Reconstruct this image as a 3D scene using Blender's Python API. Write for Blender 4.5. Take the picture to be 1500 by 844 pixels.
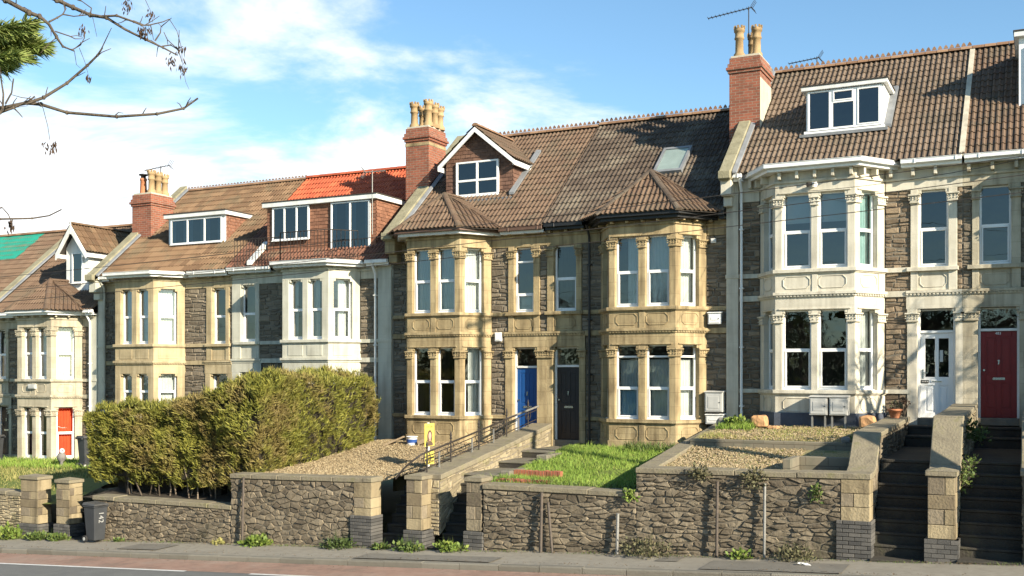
import bpy, math, random
from mathutils import Vector, Matrix, noise
R = math.radians
D = bpy.data
sc = bpy.context.scene
for o in list(D.objects):
    D.objects.remove(o)
COL = sc.collection

# ------------------------------------------------------------------ camera
CZ = 3.6
cam_d = D.cameras.new('camera')
cam = D.objects.new('camera', cam_d)
COL.objects.link(cam)
cam.location = (0, -27.0, CZ)
cam.rotation_euler = (R(90), 0, R(26.5))
cam_d.sensor_width = 36
cam_d.lens = 1560 / 1500 * 36
cam_d.shift_y = 128 / 1500
cam_d.clip_end = 3000
cam_d.clip_start = .05
sc.camera = cam

# ------------------------------------------------------------------ sun and sky
SUN_AZ, SUN_EL = 66, 24          # azimuth from the street normal towards +X
sx, sy, sz = math.sin(R(SUN_AZ)) * math.cos(R(SUN_EL)), -math.cos(R(SUN_AZ)) * math.cos(R(SUN_EL)), math.sin(R(SUN_EL))
sun_d = D.lights.new('sun', 'SUN')
sun_d.energy = 5.0
sun_d.angle = R(.53)
sun_d.color = (1, .89, .71)
sun = D.objects.new('sun', sun_d)
COL.objects.link(sun)
sun.rotation_euler = Vector((-sx, -sy, -sz)).to_track_quat('-Z', 'Y').to_euler()
sun.location = (40, -40, 40)

w = D.worlds.new('World')
sc.world = w
w.use_nodes = True
nt = w.node_tree
for n in list(nt.nodes):
    nt.nodes.remove(n)


def N(t, typ, **kw):
    n = t.nodes.new(typ)
    for k, v in kw.items():
        setattr(n, k, v)
    return n


def mth(t, op, a, b=None, c=None, clamp=False):
    n = N(t, 'ShaderNodeMath', operation=op, use_clamp=clamp)
    for i, v in enumerate((a, b, c)):
        if v is None:
            continue
        if isinstance(v, (int, float)):
            n.inputs[i].default_value = v
        else:
            t.links.new(v, n.inputs[i])
    return n.outputs[0]


L = nt.links.new
sky = N(nt, 'ShaderNodeTexSky', sky_type='NISHITA', sun_disc=False, sun_elevation=R(SUN_EL), sun_rotation=R(180 - SUN_AZ))
sky.air_density = 1.0
sky.dust_density = .3
sky.ozone_density = 2.5
tc = N(nt, 'ShaderNodeTexCoord')
sep = N(nt, 'ShaderNodeSeparateXYZ')
L(tc.outputs['Generated'], sep.inputs[0])
dx, dy, dz = sep.outputs
hue = N(nt, 'ShaderNodeMix', data_type='RGBA', blend_type='MULTIPLY')
hue.inputs[0].default_value = 1
L(sky.outputs[0], hue.inputs[6])
hue.inputs[7].default_value = (1.28, 1.50, 1.50, 1)
# cloud sheet: direction projected on a high plane
zz = mth(nt, 'ADD', mth(nt, 'MAXIMUM', dz, 0), .16)
comb = N(nt, 'ShaderNodeCombineXYZ')
L(mth(nt, 'DIVIDE', dx, zz), comb.inputs[0])
L(mth(nt, 'DIVIDE', dy, zz), comb.inputs[1])
n1 = N(nt, 'ShaderNodeTexNoise')
n1.inputs['Scale'].default_value = 1.25
n1.inputs['Detail'].default_value = 9
n1.inputs['Roughness'].default_value = .6
n1.inputs['Distortion'].default_value = .35
mp = N(nt, 'ShaderNodeMapping')
mp.inputs[1].default_value = (2.3, 1.1, 0)
L(comb.outputs[0], mp.inputs[0])
L(mp.outputs[0], n1.inputs['Vector'])
# more cloud low down and towards the west (-X)
side = mth(nt, 'ADD', mth(nt, 'MULTIPLY', dx, -.895), mth(nt, 'MULTIPLY', dy, -.446))
front = mth(nt, 'MULTIPLY', mth(nt, 'MINIMUM', dy, 0), .75)      # clearer towards the south
bias = mth(nt, 'ADD', front, mth(nt, 'ADD', mth(nt, 'MULTIPLY', mth(nt, 'SUBTRACT', .255, dz), 1.35), mth(nt, 'MULTIPLY', side, .2)))
cl = mth(nt, 'ADD', n1.outputs[0], bias)
mr = N(nt, 'ShaderNodeMapRange', interpolation_type='SMOOTHSTEP')
mr.inputs[1].default_value = .47
mr.inputs[2].default_value = .70
L(cl, mr.inputs[0])
mix = N(nt, 'ShaderNodeMix', data_type='RGBA')
L(mr.outputs[0], mix.inputs[0])
L(hue.outputs[2], mix.inputs[6])
mix.inputs[7].default_value = (9.6, 9.8, 10.0, 1)
bg = N(nt, 'ShaderNodeBackground')
bg.inputs[1].default_value = .066
L(mix.outputs[2], bg.inputs[0])
wo = N(nt, 'ShaderNodeOutputWorld')
L(bg.outputs[0], wo.inputs[0])

vs = sc.view_settings
vs.view_transform = 'Standard'
vs.look = 'None'
vs.gamma = 1
vs.use_curve_mapping = False
vs.exposure = 1.07
sc.render.resolution_x, sc.render.resolution_y = 1024, 576

# ------------------------------------------------------------------ materials
MAT = {}


def M(name, cols, rough=.85, island=False, ns=5., namp=1., bump=.15, bs=45., streak=0., moss=None, metal=0., spec=.4, zs=1., coat=0., joints=None):
    """cols: 2+ linear colours blended by noise and, with island, by a random value per loose piece"""
    m = D.materials.new(name)
    m.use_nodes = True
    t = m.node_tree
    b = t.nodes['Principled BSDF']
    co = N(t, 'ShaderNodeTexCoord').outputs['Object']
    mpg = N(t, 'ShaderNodeMapping')
    mpg.inputs[3].default_value = (1, 1, zs)
    t.links.new(co, mpg.inputs[0])
    n = N(t, 'ShaderNodeTexNoise')
    n.inputs['Scale'].default_value = ns
    n.inputs['Detail'].default_value = 6
    n.inputs['Roughness'].default_value = .62
    t.links.new(mpg.outputs[0], n.inputs['Vector'])
    f = mth(t, 'ADD', mth(t, 'MULTIPLY', mth(t, 'SUBTRACT', n.outputs[0], .5), 1.7 * namp), .5)
    if island:
        g = N(t, 'ShaderNodeNewGeometry').outputs['Random Per Island']
        f = mth(t, 'ADD', mth(t, 'MULTIPLY', g, .75), mth(t, 'MULTIPLY', f, .4), None)
        f = mth(t, 'SUBTRACT', f, .08, None, True)
    rp = N(t, 'ShaderNodeValToRGB')
    e = rp.color_ramp.elements
    while len(e) < len(cols):
        e.new(.5)
    for i, c in enumerate(cols):
        e[i].position = i / (len(cols) - 1)
        e[i].color = (*c, 1)
    t.links.new(f, rp.inputs[0])
    out = rp.outputs[0]
    if streak:
        mp2 = N(t, 'ShaderNodeMapping')
        mp2.inputs[3].default_value = (7, 7, .55)
        t.links.new(co, mp2.inputs[0])
        n2 = N(t, 'ShaderNodeTexNoise')
        n2.inputs['Scale'].default_value = 1
        n2.inputs['Detail'].default_value = 5
        t.links.new(mp2.outputs[0], n2.inputs['Vector'])
        n4 = N(t, 'ShaderNodeTexNoise')
        n4.inputs['Scale'].default_value = 1.3
        n4.inputs['Detail'].default_value = 4
        t.links.new(co, n4.inputs['Vector'])
        mr2 = N(t, 'ShaderNodeMapRange')
        mr2.inputs[1].default_value, mr2.inputs[2].default_value = .48, .75
        mr2.inputs[3].default_value, mr2.inputs[4].default_value = 0, streak
        t.links.new(mth(t, 'ADD', mth(t, 'MULTIPLY', n2.outputs[0], .6), mth(t, 'MULTIPLY', n4.outputs[0], .45)), mr2.inputs[0])
        mx = N(t, 'ShaderNodeMix', data_type='RGBA')
        t.links.new(mr2.outputs[0], mx.inputs[0])
        t.links.new(out, mx.inputs[6])
        mx.inputs[7].default_value = (cols[0][0] * .32, cols[0][1] * .3, cols[0][2] * .27, 1)
        out = mx.outputs[2]
    if moss:
        n3 = N(t, 'ShaderNodeTexNoise')
        n3.inputs['Scale'].default_value = moss[1]
        n3.inputs['Detail'].default_value = 7
        n3.inputs['Roughness'].default_value = .7
        t.links.new(co, n3.inputs['Vector'])
        mr3 = N(t, 'ShaderNodeMapRange')
        mr3.inputs[1].default_value, mr3.inputs[2].default_value = moss[2], moss[2] + .12
        mr3.inputs[4].default_value = moss[3]
        t.links.new(n3.outputs[0], mr3.inputs[0])
        mx = N(t, 'ShaderNodeMix', data_type='RGBA')
        t.links.new(mr3.outputs[0], mx.inputs[0])
        t.links.new(out, mx.inputs[6])
        mx.inputs[7].default_value = (*moss[0], 1)
        out = mx.outputs[2]
    if joints:
        sp = N(t, 'ShaderNodeSeparateXYZ')
        t.links.new(co, sp.inputs[0])
        cb = N(t, 'ShaderNodeCombineXYZ')
        t.links.new(mth(t, 'ADD', sp.outputs[0], mth(t, 'MULTIPLY', sp.outputs[1], .8)), cb.inputs[0])
        t.links.new(sp.outputs[2], cb.inputs[1])
        bk = N(t, 'ShaderNodeTexBrick')
        bk.inputs['Scale'].default_value = 1
        bk.inputs['Brick Width'].default_value = joints[0]
        bk.inputs['Row Height'].default_value = joints[1]
        bk.inputs['Mortar Size'].default_value = .005
        bk.inputs['Color1'].default_value = (1, 1, 1, 1)
        bk.inputs['Color2'].default_value = (.80, .78, .74, 1)
        bk.inputs['Mortar'].default_value = (.45, .42, .38, 1)
        t.links.new(cb.outputs[0], bk.inputs['Vector'])
        mj = N(t, 'ShaderNodeMix', data_type='RGBA', blend_type='MULTIPLY')
        mj.inputs[0].default_value = joints[2]
        t.links.new(out, mj.inputs[6])
        t.links.new(bk.outputs[0], mj.inputs[7])
        out = mj.outputs[2]
    t.links.new(out, b.inputs['Base Color'])
    b.inputs['Roughness'].default_value = rough
    b.inputs['Metallic'].default_value = metal
    b.inputs['Specular IOR Level'].default_value = spec
    b.inputs['Coat Weight'].default_value = coat
    if bump:
        nb = N(t, 'ShaderNodeTexNoise')
        nb.inputs['Scale'].default_value = bs
        nb.inputs['Detail'].default_value = 5
        t.links.new(co, nb.inputs['Vector'])
        bp = N(t, 'ShaderNodeBump')
        bp.inputs['Strength'].default_value = min(1, bump * 2)
        bp.inputs['Distance'].default_value = .02
        t.links.new(nb.outputs[0], bp.inputs['Height'])
        t.links.new(bp.outputs[0], b.inputs['Normal'])
    MAT[name] = m
    return m


def brickmat(name, c1, c2, mortar, bw=.225, bh=.075):
    m = D.materials.new(name)
    m.use_nodes = True
    t = m.node_tree
    b = t.nodes['Principled BSDF']
    co = N(t, 'ShaderNodeTexCoord').outputs['Object']
    s = N(t, 'ShaderNodeSeparateXYZ')
    t.links.new(co, s.inputs[0])
    cb = N(t, 'ShaderNodeCombineXYZ')
    t.links.new(mth(t, 'ADD', s.outputs[0], s.outputs[1]), cb.inputs[0])
    t.links.new(s.outputs[2], cb.inputs[1])
    br = N(t, 'ShaderNodeTexBrick')
    br.inputs['Scale'].default_value = 1
    br.inputs['Brick Width'].default_value = bw
    br.inputs['Row Height'].default_value = bh
    br.inputs['Mortar Size'].default_value = .007
    br.inputs['Mortar Smooth'].default_value = .3
    br.inputs['Color1'].default_value = (*c1, 1)
    br.inputs['Color2'].default_value = (*c2, 1)
    br.inputs['Mortar'].default_value = (*mortar, 1)
    t.links.new(cb.outputs[0], br.inputs['Vector'])
    n = N(t, 'ShaderNodeTexNoise')
    n.inputs['Scale'].default_value = 3.5
    n.inputs['Detail'].default_value = 6
    t.links.new(co, n.inputs['Vector'])
    mr = N(t, 'ShaderNodeMapRange')
    mr.inputs[1].default_value, mr.inputs[2].default_value = .5, .72
    mr.inputs[4].default_value = .55
    t.links.new(n.outputs[0], mr.inputs[0])
    mx = N(t, 'ShaderNodeMix', data_type='RGBA')
    t.links.new(mr.outputs[0], mx.inputs[0])
    t.links.new(br.outputs[0], mx.inputs[6])
    mx.inputs[7].default_value = (c1[0] * .45, c1[1] * .6, c1[2] * .6, 1)
    t.links.new(mx.outputs[2], b.inputs['Base Color'])
    b.inputs['Roughness'].default_value = .9
    bp = N(t, 'ShaderNodeBump')
    bp.inputs['Distance'].default_value = .01
    bp.invert = True
    t.links.new(br.outputs['Fac'], bp.inputs['Height'])
    t.links.new(bp.outputs[0], b.inputs['Normal'])
    MAT[name] = m


def glassmat(name, tint, refl, k=1.7):
    m = D.materials.new(name)
    m.use_nodes = True
    t = m.node_tree
    t.nodes.remove(t.nodes['Principled BSDF'])
    tr = N(t, 'ShaderNodeBsdfTransparent')
    tr.inputs[0].default_value = (*tint, 1)
    gl = N(t, 'ShaderNodeBsdfGlossy')
    gl.inputs['Roughness'].default_value = .015
    gl.inputs[0].default_value = (.92, .97, 1, 1)
    co = N(t, 'ShaderNodeTexCoord').outputs['Object']
    nb = N(t, 'ShaderNodeTexNoise')
    nb.inputs['Scale'].default_value = 2.2
    t.links.new(co, nb.inputs['Vector'])
    bp = N(t, 'ShaderNodeBump')
    bp.inputs['Strength'].default_value = .12
    bp.inputs['Distance'].default_value = .03
    t.links.new(nb.outputs[0], bp.inputs['Height'])
    t.links.new(bp.outputs[0], gl.inputs['Normal'])
    fr = N(t, 'ShaderNodeFresnel')
    fr.inputs[0].default_value = 1.5
    fac = mth(t, 'MULTIPLY_ADD', fr.outputs[0], k, refl, True)
    ms = N(t, 'ShaderNodeMixShader')
    t.links.new(fac, ms.inputs[0])
    t.links.new(tr.outputs[0], ms.inputs[1])
    t.links.new(gl.outputs[0], ms.inputs[2])
    t.links.new(ms.outputs[0], t.nodes['Material Output'].inputs[0])
    MAT[name] = m


# masonry
M('bath_stone', [(.22, .16, .084), (.41, .32, .178), (.49, .395, .23)], ns=2.1, streak=.9, bump=.28, zs=.6, joints=(.62, .36, .75))
M('bath_stone_worn', [(.37, .27, .13), (.56, .43, .235), (.60, .48, .28)], ns=2.2, streak=.7, bump=.2)
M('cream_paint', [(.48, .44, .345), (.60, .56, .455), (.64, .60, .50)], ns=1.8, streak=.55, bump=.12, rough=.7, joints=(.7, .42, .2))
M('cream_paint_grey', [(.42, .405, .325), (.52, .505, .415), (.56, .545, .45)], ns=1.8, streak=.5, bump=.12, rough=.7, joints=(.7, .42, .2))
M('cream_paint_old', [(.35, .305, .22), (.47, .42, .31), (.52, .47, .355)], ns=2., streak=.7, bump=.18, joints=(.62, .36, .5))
M('ochre_paint', [(.33, .26, .15), (.45, .365, .22), (.49, .405, .26)], ns=2., streak=.7, bump=.15, joints=(.62, .36, .5))
M('plinth_paint', [(.05, .06, .08), (.085, .10, .13)], ns=6, bump=.1)
M('rubble_grey', [(.085, .068, .048), (.175, .142, .10), (.28, .23, .165)], island=True, ns=9, bump=.45, bs=22)
M('rubble_brown', [(.085, .062, .04), (.20, .15, .10), (.33, .25, .165)], island=True, ns=9, bump=.45, bs=22)
M('rubble_wall', [(.072, .057, .039), (.160, .130, .089), (.265, .218, .150)], island=True, ns=8, bump=.7, bs=14, moss=((.05, .048, .03), 1.1, .53, .6))
M('rubble_light', [(.17, .14, .09), (.30, .25, .16), (.42, .35, .225)], island=True, ns=8, bump=.5, bs=18, moss=((.12, .13, .04), 2.2, .54, .6))
M('mortar', [(.13, .112, .085), (.25, .215, .165)], ns=7, bump=.3, bs=60)
M('dark_mortar', [(.10, .085, .062), (.25, .215, .16)], ns=7, bump=.3, bs=60)
M('quoin_stone', [(.16, .125, .078), (.28, .225, .135), (.38, .31, .19)], island=True, ns=4, bump=.35, bs=22, streak=.85, moss=((.13, .125, .05), 3, .6, .5))
M('quoin_worn', [(.10, .08, .055), (.17, .14, .095), (.25, .21, .14)], island=True, ns=4, bump=.5, bs=16, streak=.85, moss=((.09, .085, .04), 3, .55, .6))
M('blue_brick', [(.045, .044, .043), (.085, .082, .076), (.13, .122, .11)], island=True, ns=6, bump=.2)
M('coping', [(.13, .112, .08), (.22, .19, .13), (.29, .25, .175)], ns=3.5, bump=.35, bs=25, moss=((.13, .125, .045), 3.5, .53, .6))
M('verge_coping', [(.15, .135, .085), (.26, .235, .15), (.34, .31, .21)], ns=3, bump=.3, bs=22, moss=((.10, .09, .04), 4, .55, .6))
brickmat('red_brick', (.31, .10, .055), (.20, .068, .04), (.33, .27, .2))
brickmat('edge_brick', (.36, .12, .06), (.30, .09, .05), (.20, .15, .1), .07, .3)
brickmat('block_wall', (.20, .175, .125), (.16, .14, .10), (.12, .10, .07), .44, .2)
M('render', [(.44, .40, .31), (.56, .51, .40)], ns=3, streak=.5)
# roofs
M('tile_brown', [(.105, .065, .042), (.135, .087, .056), (.16, .107, .07)], island=True, ns=1.2, bump=.25, bs=60, moss=((.09, .075, .05), 1.1, .5, .6))
M('tile_grey', [(.125, .088, .06), (.155, .112, .078), (.18, .134, .096)], island=True, ns=1.2, bump=.25, bs=60, moss=((.10, .08, .055), 1.1, .5, .6))
M('tile_dark', [(.06, .042, .03), (.082, .06, .043), (.108, .082, .06)], island=True, ns=1.2, bump=.25, bs=60, moss=((.22, .19, .14), 1.0, .5, .45))
M('tile_tan', [(.095, .055, .030), (.155, .094, .052), (.215, .138, .08)], island=True, ns=1.2, bump=.25, bs=60, moss=((.09, .075, .045), 1.2, .5, .65))
M('tile_rust', [(.10, .05, .034), (.14, .066, .042), (.19, .082, .05)], island=True, ns=3, bump=.2, bs=60, moss=((.11, .09, .06), 1.5, .52, .6))
M('tile_red', [(.30, .062, .028), (.40, .088, .038), (.48, .12, .052)], island=True, ns=3, bump=.15, bs=60)
M('hung_tile_brown', [(.10, .052, .036), (.15, .08, .055), (.19, .105, .07)], island=True, ns=3, bump=.15)
M('hung_tile_red', [(.15, .07, .042), (.22, .10, .058), (.28, .135, .08)], island=True, ns=3, bump=.15)
M('ridge_tile', [(.17, .095, .055), (.26, .15, .085), (.32, .2, .12)], island=True, ns=3, bump=.2)
M('lead', [(.13, .135, .14), (.25, .26, .27)], ns=3, bump=.1, rough=.6)
M('green_sheet', [(.02, .25, .16), (.03, .36, .24)], ns=2, bump=.15, bs=5, rough=.5)
M('felt', [(.03, .026, .022), (.06, .05, .042)], ns=4)
# joinery
M('white_plastic', [(.76, .77, .76), (.82, .82, .80)], rough=.35, ns=4, bump=0, streak=.12)
M('white_paint', [(.66, .66, .63), (.77, .77, .74)], rough=.5, ns=5, bump=.05, streak=.3)
M('black_paint', [(.012, .012, .013), (.02, .02, .021)], rough=.4, ns=5, bump=.03)
M('brown_gutter', [(.09, .05, .035), (.13, .075, .05)], rough=.5, ns=5, bump=.03)
M('blue_door', [(.008, .06, .21), (.011, .075, .26)], rough=.35, ns=3, bump=.04)
M('red_door', [(.16, .010, .011), (.21, .014, .013)], rough=.35, ns=3, bump=.04)
M('black_door', [(.018, .014, .014), (.028, .022, .022)], rough=.4, ns=3, bump=.04)
M('chrome', [(.55, .55, .54), (.65, .65, .63)], rough=.25, metal=1, ns=3, bump=0)
M('net_curtain', [(.46, .47, .44), (.64, .64, .60)], ns=3, bump=0, rough=.95)
M('grey_blind', [(.42, .44, .42), (.50, .52, .50)], ns=3, bump=0, rough=.95)
M('teal_curtain', [(.20, .32, .31), (.32, .46, .44)], ns=4, bump=0, rough=.95)
M('blue_curtain', [(.30, .46, .56), (.42, .60, .70)], ns=4, bump=0, rough=.95)
M('red_curtain', [(.60, .07, .03), (.78, .12, .04)], ns=4, bump=0, rough=.95)
M('dark_curtain', [(.10, .035, .035), (.15, .06, .055)], ns=4, bump=0, rough=.95)
M('room', [(.13, .115, .095), (.20, .175, .145)], ns=2, bump=0)
glassmat('glass', (.88, .92, .92), .045, 1.6)
glassmat('sky_glass', (.30, .36, .42), .03, 1.5)
glassmat('roof_glass', (.85, .93, .90), 0, .5)
# ground
M('asphalt', [(.13, .132, .124), (.18, .181, .168)], ns=2.5, bump=.35, bs=130)
M('red_lane', [(.22, .165, .125), (.33, .205, .15), (.36, .265, .205)], ns=.8, bump=.3, bs=130, streak=.45, namp=1.4)
M('line_paint', [(.50, .50, .47), (.72, .71, .67)], ns=8, bump=.15, bs=90)
M('chalk_paint', [(.22, .22, .21), (.42, .42, .40)], ns=30, bump=0)
M('pavement', [(.20, .18, .142), (.28, .255, .205), (.34, .31, .25)], ns=1.3, bump=.25, bs=110, streak=.3)
M('repair', [(.15, .138, .115), (.215, .198, .163)], ns=2.5, bump=.35, bs=130)
M('kerb', [(.13, .12, .095), (.22, .205, .165)], island=True, ns=6, bump=.35, bs=40)
M('soil', [(.045, .034, .022), (.10, .08, .05)], ns=5, bump=.5, bs=25)
M('dark_soil', [(.03, .024, .017), (.06, .048, .033)], ns=5, bump=.5, bs=25)
M('gravel_base', [(.11, .08, .045), (.27, .205, .12), (.42, .34, .21)], ns=28, bump=.8, bs=38)
M('gravel_mossy', [(.13, .115, .05), (.27, .235, .115), (.42, .36, .2)], ns=28, bump=.8, bs=38, moss=((.12, .135, .03), 1.5, .5, .75))
M('pebble', [(.15, .105, .055), (.31, .235, .13), (.46, .375, .235)], island=True, ns=8, bump=.1)
M('turf', [(.07, .095, .02), (.15, .19, .04)], ns=5, bump=.5, bs=30)
M('grass', [(.10, .17, .022), (.19, .30, .04), (.32, .37, .085)], island=True, ns=1.2, bump=0, rough=.7)
M('dry_grass', [(.16, .17, .045), (.27, .25, .08), (.38, .33, .13)], island=True, ns=1.2, bump=0, rough=.8)
M('weed_bright', [(.07, .115, .018), (.13, .19, .03), (.24, .27, .06)], island=True, ns=3, bump=0, rough=.65)
M('weed', [(.04, .07, .015), (.08, .125, .025), (.16, .18, .045)], island=True, ns=3, bump=0, rough=.65)
M('bramble', [(.06, .05, .03), (.10, .10, .045), (.17, .14, .08)], island=True, ns=3, bump=0, rough=.8)
M('hedge_leaf', [(.07, .08, .014), (.165, .168, .026), (.31, .285, .05)], island=True, ns=1.1, bump=0, rough=.7, moss=((.22, .145, .065), .8, .48, .6))
M('hedge_core', [(.018, .015, .009), (.035, .028, .016)], ns=5, bump=.3)  # near-black filling that stands for the shade inside the hedge
M('bark', [(.055, .042, .03), (.115, .09, .065)], ns=9, bump=.4, bs=30)
M('pale_bark', [(.16, .12, .085), (.28, .22, .16)], ns=9, bump=.3, bs=30)
M('litter_leaf', [(.05, .035, .02), (.13, .085, .045), (.26, .19, .10)], island=True, ns=4, bump=0)
M('ash_key', [(.03, .018, .011), (.075, .043, .025)], island=True, ns=9, bump=0)
M('conifer_leaf', [(.09, .13, .03), (.19, .25, .06), (.32, .34, .11)], island=True, ns=5, bump=0, rough=.7)
M('tree_leaf', [(.03, .05, .012), (.06, .09, .02)], island=True, ns=3, bump=0, rough=.6)
# small things
M('bin_plastic', [(.035, .038, .042), (.055, .058, .062)], rough=.5, ns=4, bump=.08, streak=.2)
M('bin_lid', [(.045, .045, .045), (.085, .083, .078)], rough=.55, ns=5, bump=.1)
M('rubber', [(.02, .02, .02), (.035, .034, .033)], ns=4, bump=0)
M('grey_plastic', [(.42, .42, .40), (.52, .52, .49)], rough=.5, ns=4, bump=.05, streak=.35)
M('iron', [(.018, .016, .015), (.045, .035, .028)], rough=.6, ns=9, bump=.1)
M('rusty_iron', [(.05, .045, .04), (.13, .10, .075)], rough=.7, ns=9, bump=.2)
M('galvanised', [(.20, .195, .18), (.33, .325, .30)], rough=.45, metal=.4, ns=7, bump=.05)
M('terracotta', [(.42, .16, .075), (.52, .22, .11)], ns=5, bump=.1)
M('buff_pot', [(.24, .16, .08), (.37, .255, .13), (.44, .32, .175)], ns=4, bump=.15, streak=.45)
M('sandstone', [(.36, .19, .085), (.56, .33, .16)], ns=5, bump=.5, bs=14)
M('grey_rock', [(.13, .125, .115), (.25, .24, .22)], ns=6, bump=.5, bs=14)
M('sign_yellow', [(.62, .52, .10), (.68, .57, .13)], rough=.45, ns=3, bump=0)
M('sign_hair', [(.10, .065, .045), (.16, .11, .085)], rough=.5, ns=8, bump=0)
M('sign_skin', [(.52, .30, .22), (.60, .36, .28)], rough=.5, ns=4, bump=0)
M('timber', [(.20, .145, .09), (.32, .245, .16)], ns=6, bump=.2, zs=.3)
M('tub_blue', [(.02, .06, .22), (.03, .09, .30)], rough=.4, ns=3, bump=0)
M('pole_wood', [(.10, .075, .05), (.17, .13, .09)], ns=6, bump=.2, zs=.1)
M('step_shaded', [(.025, .022, .018), (.045, .04, .031), (.075, .066, .05)], ns=3, bump=.3, bs=30, moss=((.05, .05, .02), 3, .55, .5))  # shade of the stairs put into the stone colour, plus some moss
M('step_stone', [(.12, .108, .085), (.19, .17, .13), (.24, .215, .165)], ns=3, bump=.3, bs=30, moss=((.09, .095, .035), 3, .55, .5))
M('path_stone', [(.12, .108, .085), (.20, .18, .14)], ns=3, bump=.25, bs=30, moss=((.12, .13, .04), 2, .5, .6))


# ------------------------------------------------------------------ helpers
WL = {}


def thing(name, label, cat, loc=(0, 0, 0), group=None):
    o = D.objects.new(name, None)
    o.empty_display_size = .2
    COL.objects.link(o)
    o.location = loc
    o['label'] = label
    o['category'] = cat
    o['kind'] = 'thing'
    if group:
        o['group'] = group
    WL[o] = Vector(loc)
    return o


def tag(o, label, cat, group=None):
    o['label'] = label
    o['category'] = cat
    o['kind'] = 'thing'
    if group:
        o['group'] = group
    return o


def kind(o, k):
    o['kind'] = k
    return o


class Frame:
    """vertical plane: origin on plan, u along it, d outwards"""
    def __init__(s, ox, oy, ux=1., uy=0.):
        l = math.hypot(ux, uy)
        s.o = (ox, oy)
        s.u = (ux / l, uy / l)
        s.n = (uy / l, -ux / l)

    def p(s, u, d, z):
        return (s.o[0] + s.u[0] * u + s.n[0] * d, s.o[1] + s.u[1] * u + s.n[1] * d, z)


FW = Frame(0, 0)


class MB:
    def __init__(s):
        s.v, s.f, s.m, s.mats, s.sm = [], [], [], [], []

    def mi(s, m):
        if m not in s.mats:
            s.mats.append(m)
        return s.mats.index(m)

    def add(s, verts, faces, m, smooth=False):
        b = len(s.v)
        s.v += [tuple(q) for q in verts]
        i = s.mi(m)
        for f in faces:
            s.f.append([b + k for k in f])
            s.m.append(i)
            s.sm.append(smooth)

    def hexa(s, p, m):
        s.add(p, [(0, 3, 2, 1), (4, 5, 6, 7), (0, 1, 5, 4), (1, 2, 6, 5), (2, 3, 7, 6), (3, 0, 4, 7)], m)

    def box(s, x0, x1, y0, y1, z0, z1, m):
        s.hexa([(x0, y0, z0), (x1, y0, z0), (x1, y1, z0), (x0, y1, z0), (x0, y0, z1), (x1, y0, z1), (x1, y1, z1), (x0, y1, z1)], m)

    def fb(s, F, u0, u1, d0, d1, z0, z1, m):
        s.hexa([F.p(u0, d1, z0), F.p(u1, d1, z0), F.p(u1, d0, z0), F.p(u0, d0, z0), F.p(u0, d1, z1), F.p(u1, d1, z1), F.p(u1, d0, z1), F.p(u0, d0, z1)], m)

    def prism(s, pts, z0, z1, m):
        n = len(pts)
        s.add([(x, y, z0) for x, y in pts] + [(x, y, z1) for x, y in pts],
              [tuple(range(n))[::-1], tuple(range(n, 2 * n))] + [(i, (i + 1) % n, n + (i + 1) % n, n + i) for i in range(n)], m)

    def extr(s, pts, vec, m):
        """any planar 3D polygon pushed along vec"""
        n = len(pts)
        q = [Vector(a) for a in pts]
        vec = Vector(vec)
        s.add(q + [a + vec for a in q], [tuple(range(n))[::-1], tuple(range(n, 2 * n))] + [(i, (i + 1) % n, n + (i + 1) % n, n + i) for i in range(n)], m)

    def tube(s, pts, r, m, n=8, cap=True):
        pts = [Vector(a) for a in pts]
        rr = r if isinstance(r, (list, tuple)) else [r] * len(pts)
        vs_, fs = [], []
        t0 = (pts[1] - pts[0]).normalized()
        a = t0.orthogonal().normalized()
        for i, p in enumerate(pts):
            t = (pts[min(i + 1, len(pts) - 1)] - pts[max(i - 1, 0)]).normalized()
            a = (a - t * a.dot(t)).normalized()
            b = t.cross(a)
            for k in range(n):
                an = 2 * math.pi * k / n
                vs_.append(p + (a * math.cos(an) + b * math.sin(an)) * rr[i])
        for i in range(len(pts) - 1):
            for k in range(n):
                fs.append((i * n + k, i * n + (k + 1) % n, (i + 1) * n + (k + 1) % n, (i + 1) * n + k))
        s.add(vs_, fs, m, n > 4)
        if cap:
            b = len(vs_)
            s.add(vs_[:n], [tuple(range(n))[::-1]], m)
            s.add(vs_[b - n:], [tuple(range(n))], m)

    def lathe(s, cx, cy, prof, m, n=14):
        vs_, fs = [], []
        for r, z in prof:
            for k in range(n):
                a = 2 * math.pi * k / n
                vs_.append((cx + r * math.cos(a), cy + r * math.sin(a), z))
        for i in range(len(prof) - 1):
            for k in range(n):
                fs.append((i * n + k, i * n + (k + 1) % n, (i + 1) * n + (k + 1) % n, (i + 1) * n + k))
        s.add(vs_, fs, m, True)
        s.add(vs_[:n], [tuple(range(n))[::-1]], m)
        s.add(vs_[-n:], [tuple(range(n))], m)

    def build(s, name, parent=None, bevel=0, loc=None):
        me = D.meshes.new(name)
        off = WL[parent] if parent else Vector(loc or (0, 0, 0))
        me.from_pydata([tuple(Vector(a) - off) for a in s.v], [], s.f)
        for m in s.mats:
            me.materials.append(MAT[m])
        me.polygons.foreach_set('material_index', s.m)
        me.polygons.foreach_set('use_smooth', s.sm)
        me.update()
        o = D.objects.new(name, me)
        COL.objects.link(o)
        if parent:
            o.parent = parent
            WL[o] = off.copy()
        else:
            o.location = off
            WL[o] = off.copy()
        if bevel:
            b = o.modifiers.new('bevel', 'BEVEL')
            b.width = bevel
            b.segments = 1
            b.limit_method = 'ANGLE'
        return o


def zp(x):
    return .34 + .05 * max(-60, min(40, x))


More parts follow.
